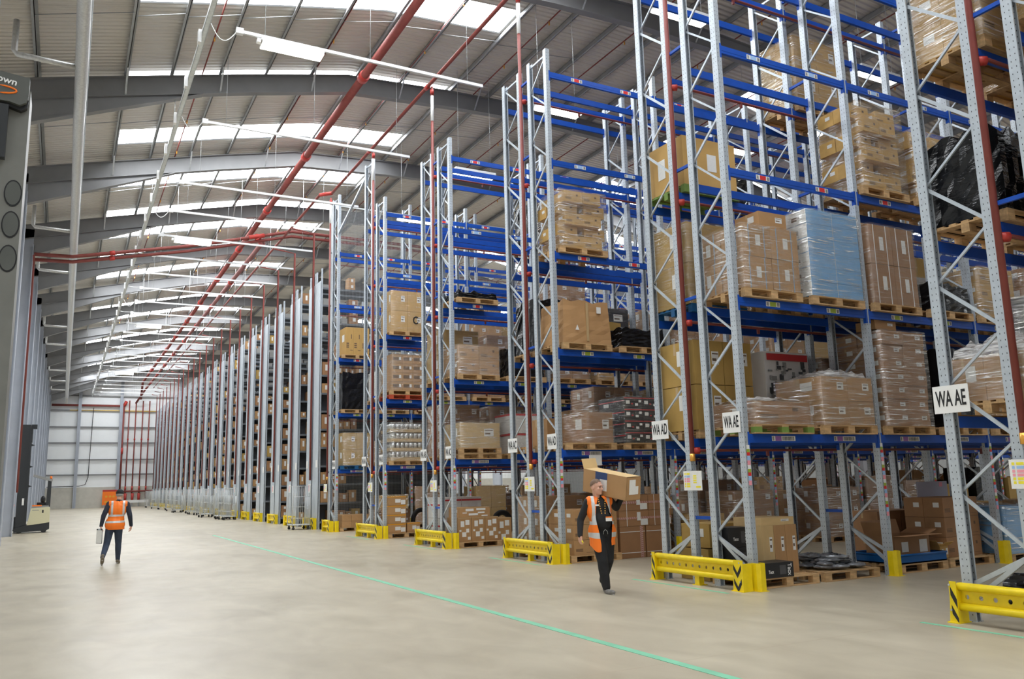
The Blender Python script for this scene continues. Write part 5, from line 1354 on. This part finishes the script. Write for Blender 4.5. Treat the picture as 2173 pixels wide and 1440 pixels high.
# gold print on the shirt, badge and its clip, trouser cord
mb = MB()
for i in range(7):
    for sx in (-1, 1):
        x = -.035+sx*(.052-.004*i); z = 1.375-.034*i; y = -.125-.010*i
        mb.ell((x, y-.014, z), (.010, .014, .010), 0, 8, 6)
part('gold_print', mb, 'gold', shirt)
mb = MB(); mb.box(-.05, .05, -.004, .004, -.033, .033, 0); mb.box(-.05, .05, -.005, .004, .018, .034, 1); b = part('badge', mb, ['paper', 'orange'], shirt, (.045, -.205, 1.085), .1)
mb = MB(); mb.box(-.03, .03, -.003, .003, -.012, .012); part('chest_logo', mb, 'paper', shirt, (-.105, -.135, 1.29), -.35)
mb = MB(); 
for s in (-1, 1): mb.tube([(.0, -.150, .93), (s*.03, -.157, .90), (s*.035, -.153, .86)], .005, 6)
part('draw_cord', mb, 'guard', [c for c in root.children if c.name.startswith('trousers')][0])
mb = MB(); mb.tube([(-.345, -.055, .775), (-.325, -.05, .735)], .012, 8); solo('marker_tool', mb, 'lyel', "small yellow tool held in the walking man's lowered hand", 'tool', PMAN, math.radians(-16))
# carton on his shoulder
r = thing('carried_carton', 'long kraft carton with blue panel and raised flap on the carrying man\'s shoulder', 'carton', (7.44, 10.66, 1.60))
r.rotation_euler = (math.radians(9), math.radians(-2), math.radians(9))
L_, W_, H_ = .475, .15, .175
mb = MB(); t = .006
mb.box(-W_, W_, -L_, L_, -H_, -H_+t); mb.box(-W_, -W_+t, -L_, L_, -H_, H_); mb.box(W_-t, W_, -L_, L_, -H_, H_); mb.box(-W_, W_, -L_, -L_+t, -H_, H_-.01); mb.box(-W_, W_, L_-t, L_, -H_, H_); mb.box(-W_+.004, W_-.004, -L_+.03, L_-.02, H_-.012, H_-.004)
part('carton', mb, 'kraft', r)
mb = MB(); mb.add([(-W_, -L_+.01, H_), (W_, -L_+.01, H_), (W_-.01, L_, H_+.01), (-W_, L_, H_+.004)], [(0, 1, 2, 3)]); mb.add([(v[0], v[1], v[2]-.004) for v in ((-W_, -L_+.01, H_), (W_, -L_+.01, H_), (W_-.01, L_, H_+.01), (-W_, L_, H_+.004))], [(3, 2, 1, 0)]); part('flap', mb, 'pale', r, label='pale top flap')
mb = MB(); mb.add([(-W_, L_-.01, H_), (W_, L_-.01, H_), (W_, L_+.06, H_+.15), (-W_, L_+.06, H_+.15), (-W_, L_-.004, H_), (W_, L_-.004, H_), (W_, L_+.066, H_+.15), (-W_, L_+.066, H_+.15)], [(0, 1, 2, 3), (7, 6, 5, 4), (0, 4, 5, 1), (1, 5, 6, 2), (2, 6, 7, 3), (3, 7, 4, 0)]); part('flap', mb, 'pale', r, label='raised end flap')
mb = MB(); mb.box(-W_-.002, -W_, -.06, .20, .0, H_, 0); mb.box(-W_-.0035, -W_-.002, -.06, .10, -.10, .07, 1); mb.box(-.09, .04, -L_-.002, -L_, -.02, .13, 1); mb.box(-.09, .10, -L_-.003, -L_-.0015, -.09, .03, 1)
part('labels', mb, ['navyprint', 'paper'], r)
# man walking away
J2 = dict(pelvis=(-.01, 0, .93), belly=(-.03, -.01, 1.07), bd=.12, chest=(-.05, -.0, 1.25), neck=(-.075, -.01, 1.47), head=(-.085, -.04, 1.60), hy=math.radians(-14), hx=.12,
          shR=(-.25, .0, 1.375), elR=(-.325, .05, 1.11), wrR=(-.36, -.04, .88), hdR=(-.02, -.2, -1), hnR=(.9, -.2, 0), curlR=.6, hsR=1,
          shL=(.13, .0, 1.395), elL=(.235, .06, 1.13), wrL=(.275, .05, .90), hdL=(.0, .0, -1), hnL=(-.9, 0, 0), curlL=.9, hsL=-1,
          hipR=(-.09, 0, .88), knR=(-.105, -.13, .48), anR=(-.11, -.28, .095), toeR=(-.14, -.44, .035),
          hipL=(.08, 0, .88), knL=(.14, .03, .47), anL=(.20, .33, .20), toeL=(.21, .22, .05),
          hem=.80, open=False, bands=[(.955, 1.0), (1.10, 1.145)])
PM2 = (1.12, 21.95, 0); A2 = math.radians(176)
r2, b2, s2, v2, T2 = person('man in black beanie and orange vest seen from behind, walking with a clipboard', PM2, A2, J2, dict(shirt='navy', legs='jean', shoe='boot'))
mb = MB(); mb.ell((0, .014, .034), (.086, .106, .098), 0, 22, 16, T2); hm = mb.mesh('beanie', 'cloth')
bm = bmesh.new(); bm.from_mesh(hm); Ti = T2.inverted()
bmesh.ops.delete(bm, geom=[f_ for f_ in bm.faces if (Ti @ f_.calc_center_median()).z < .012], context='FACES'); bm.to_mesh(hm); bm.free(); link('beanie', hm, b2)
mb = MB(); mb.ell((0, .03, -.005), (.077, .085, .05), 0, 16, 10, T2); part('hair', mb, 'guard', b2)
mb = MB(); mb.box(-.004, .004, -.12, .12, -.30, .03, 0); mb.box(-.007, -.004, -.11, .115, -.29, .0, 1); mb.box(.004, .007, -.11, .115, -.29, .0, 1); mb.box(-.01, .01, -.05, .05, .0, .035, 2)
solo('clipboard', mb, ['black', 'paper', 'galv'], 'black clipboard with white paper in the hand of the man walking away', 'clipboard', (PM2[0]-.305, PM2[1]-.06, .80), math.radians(28))
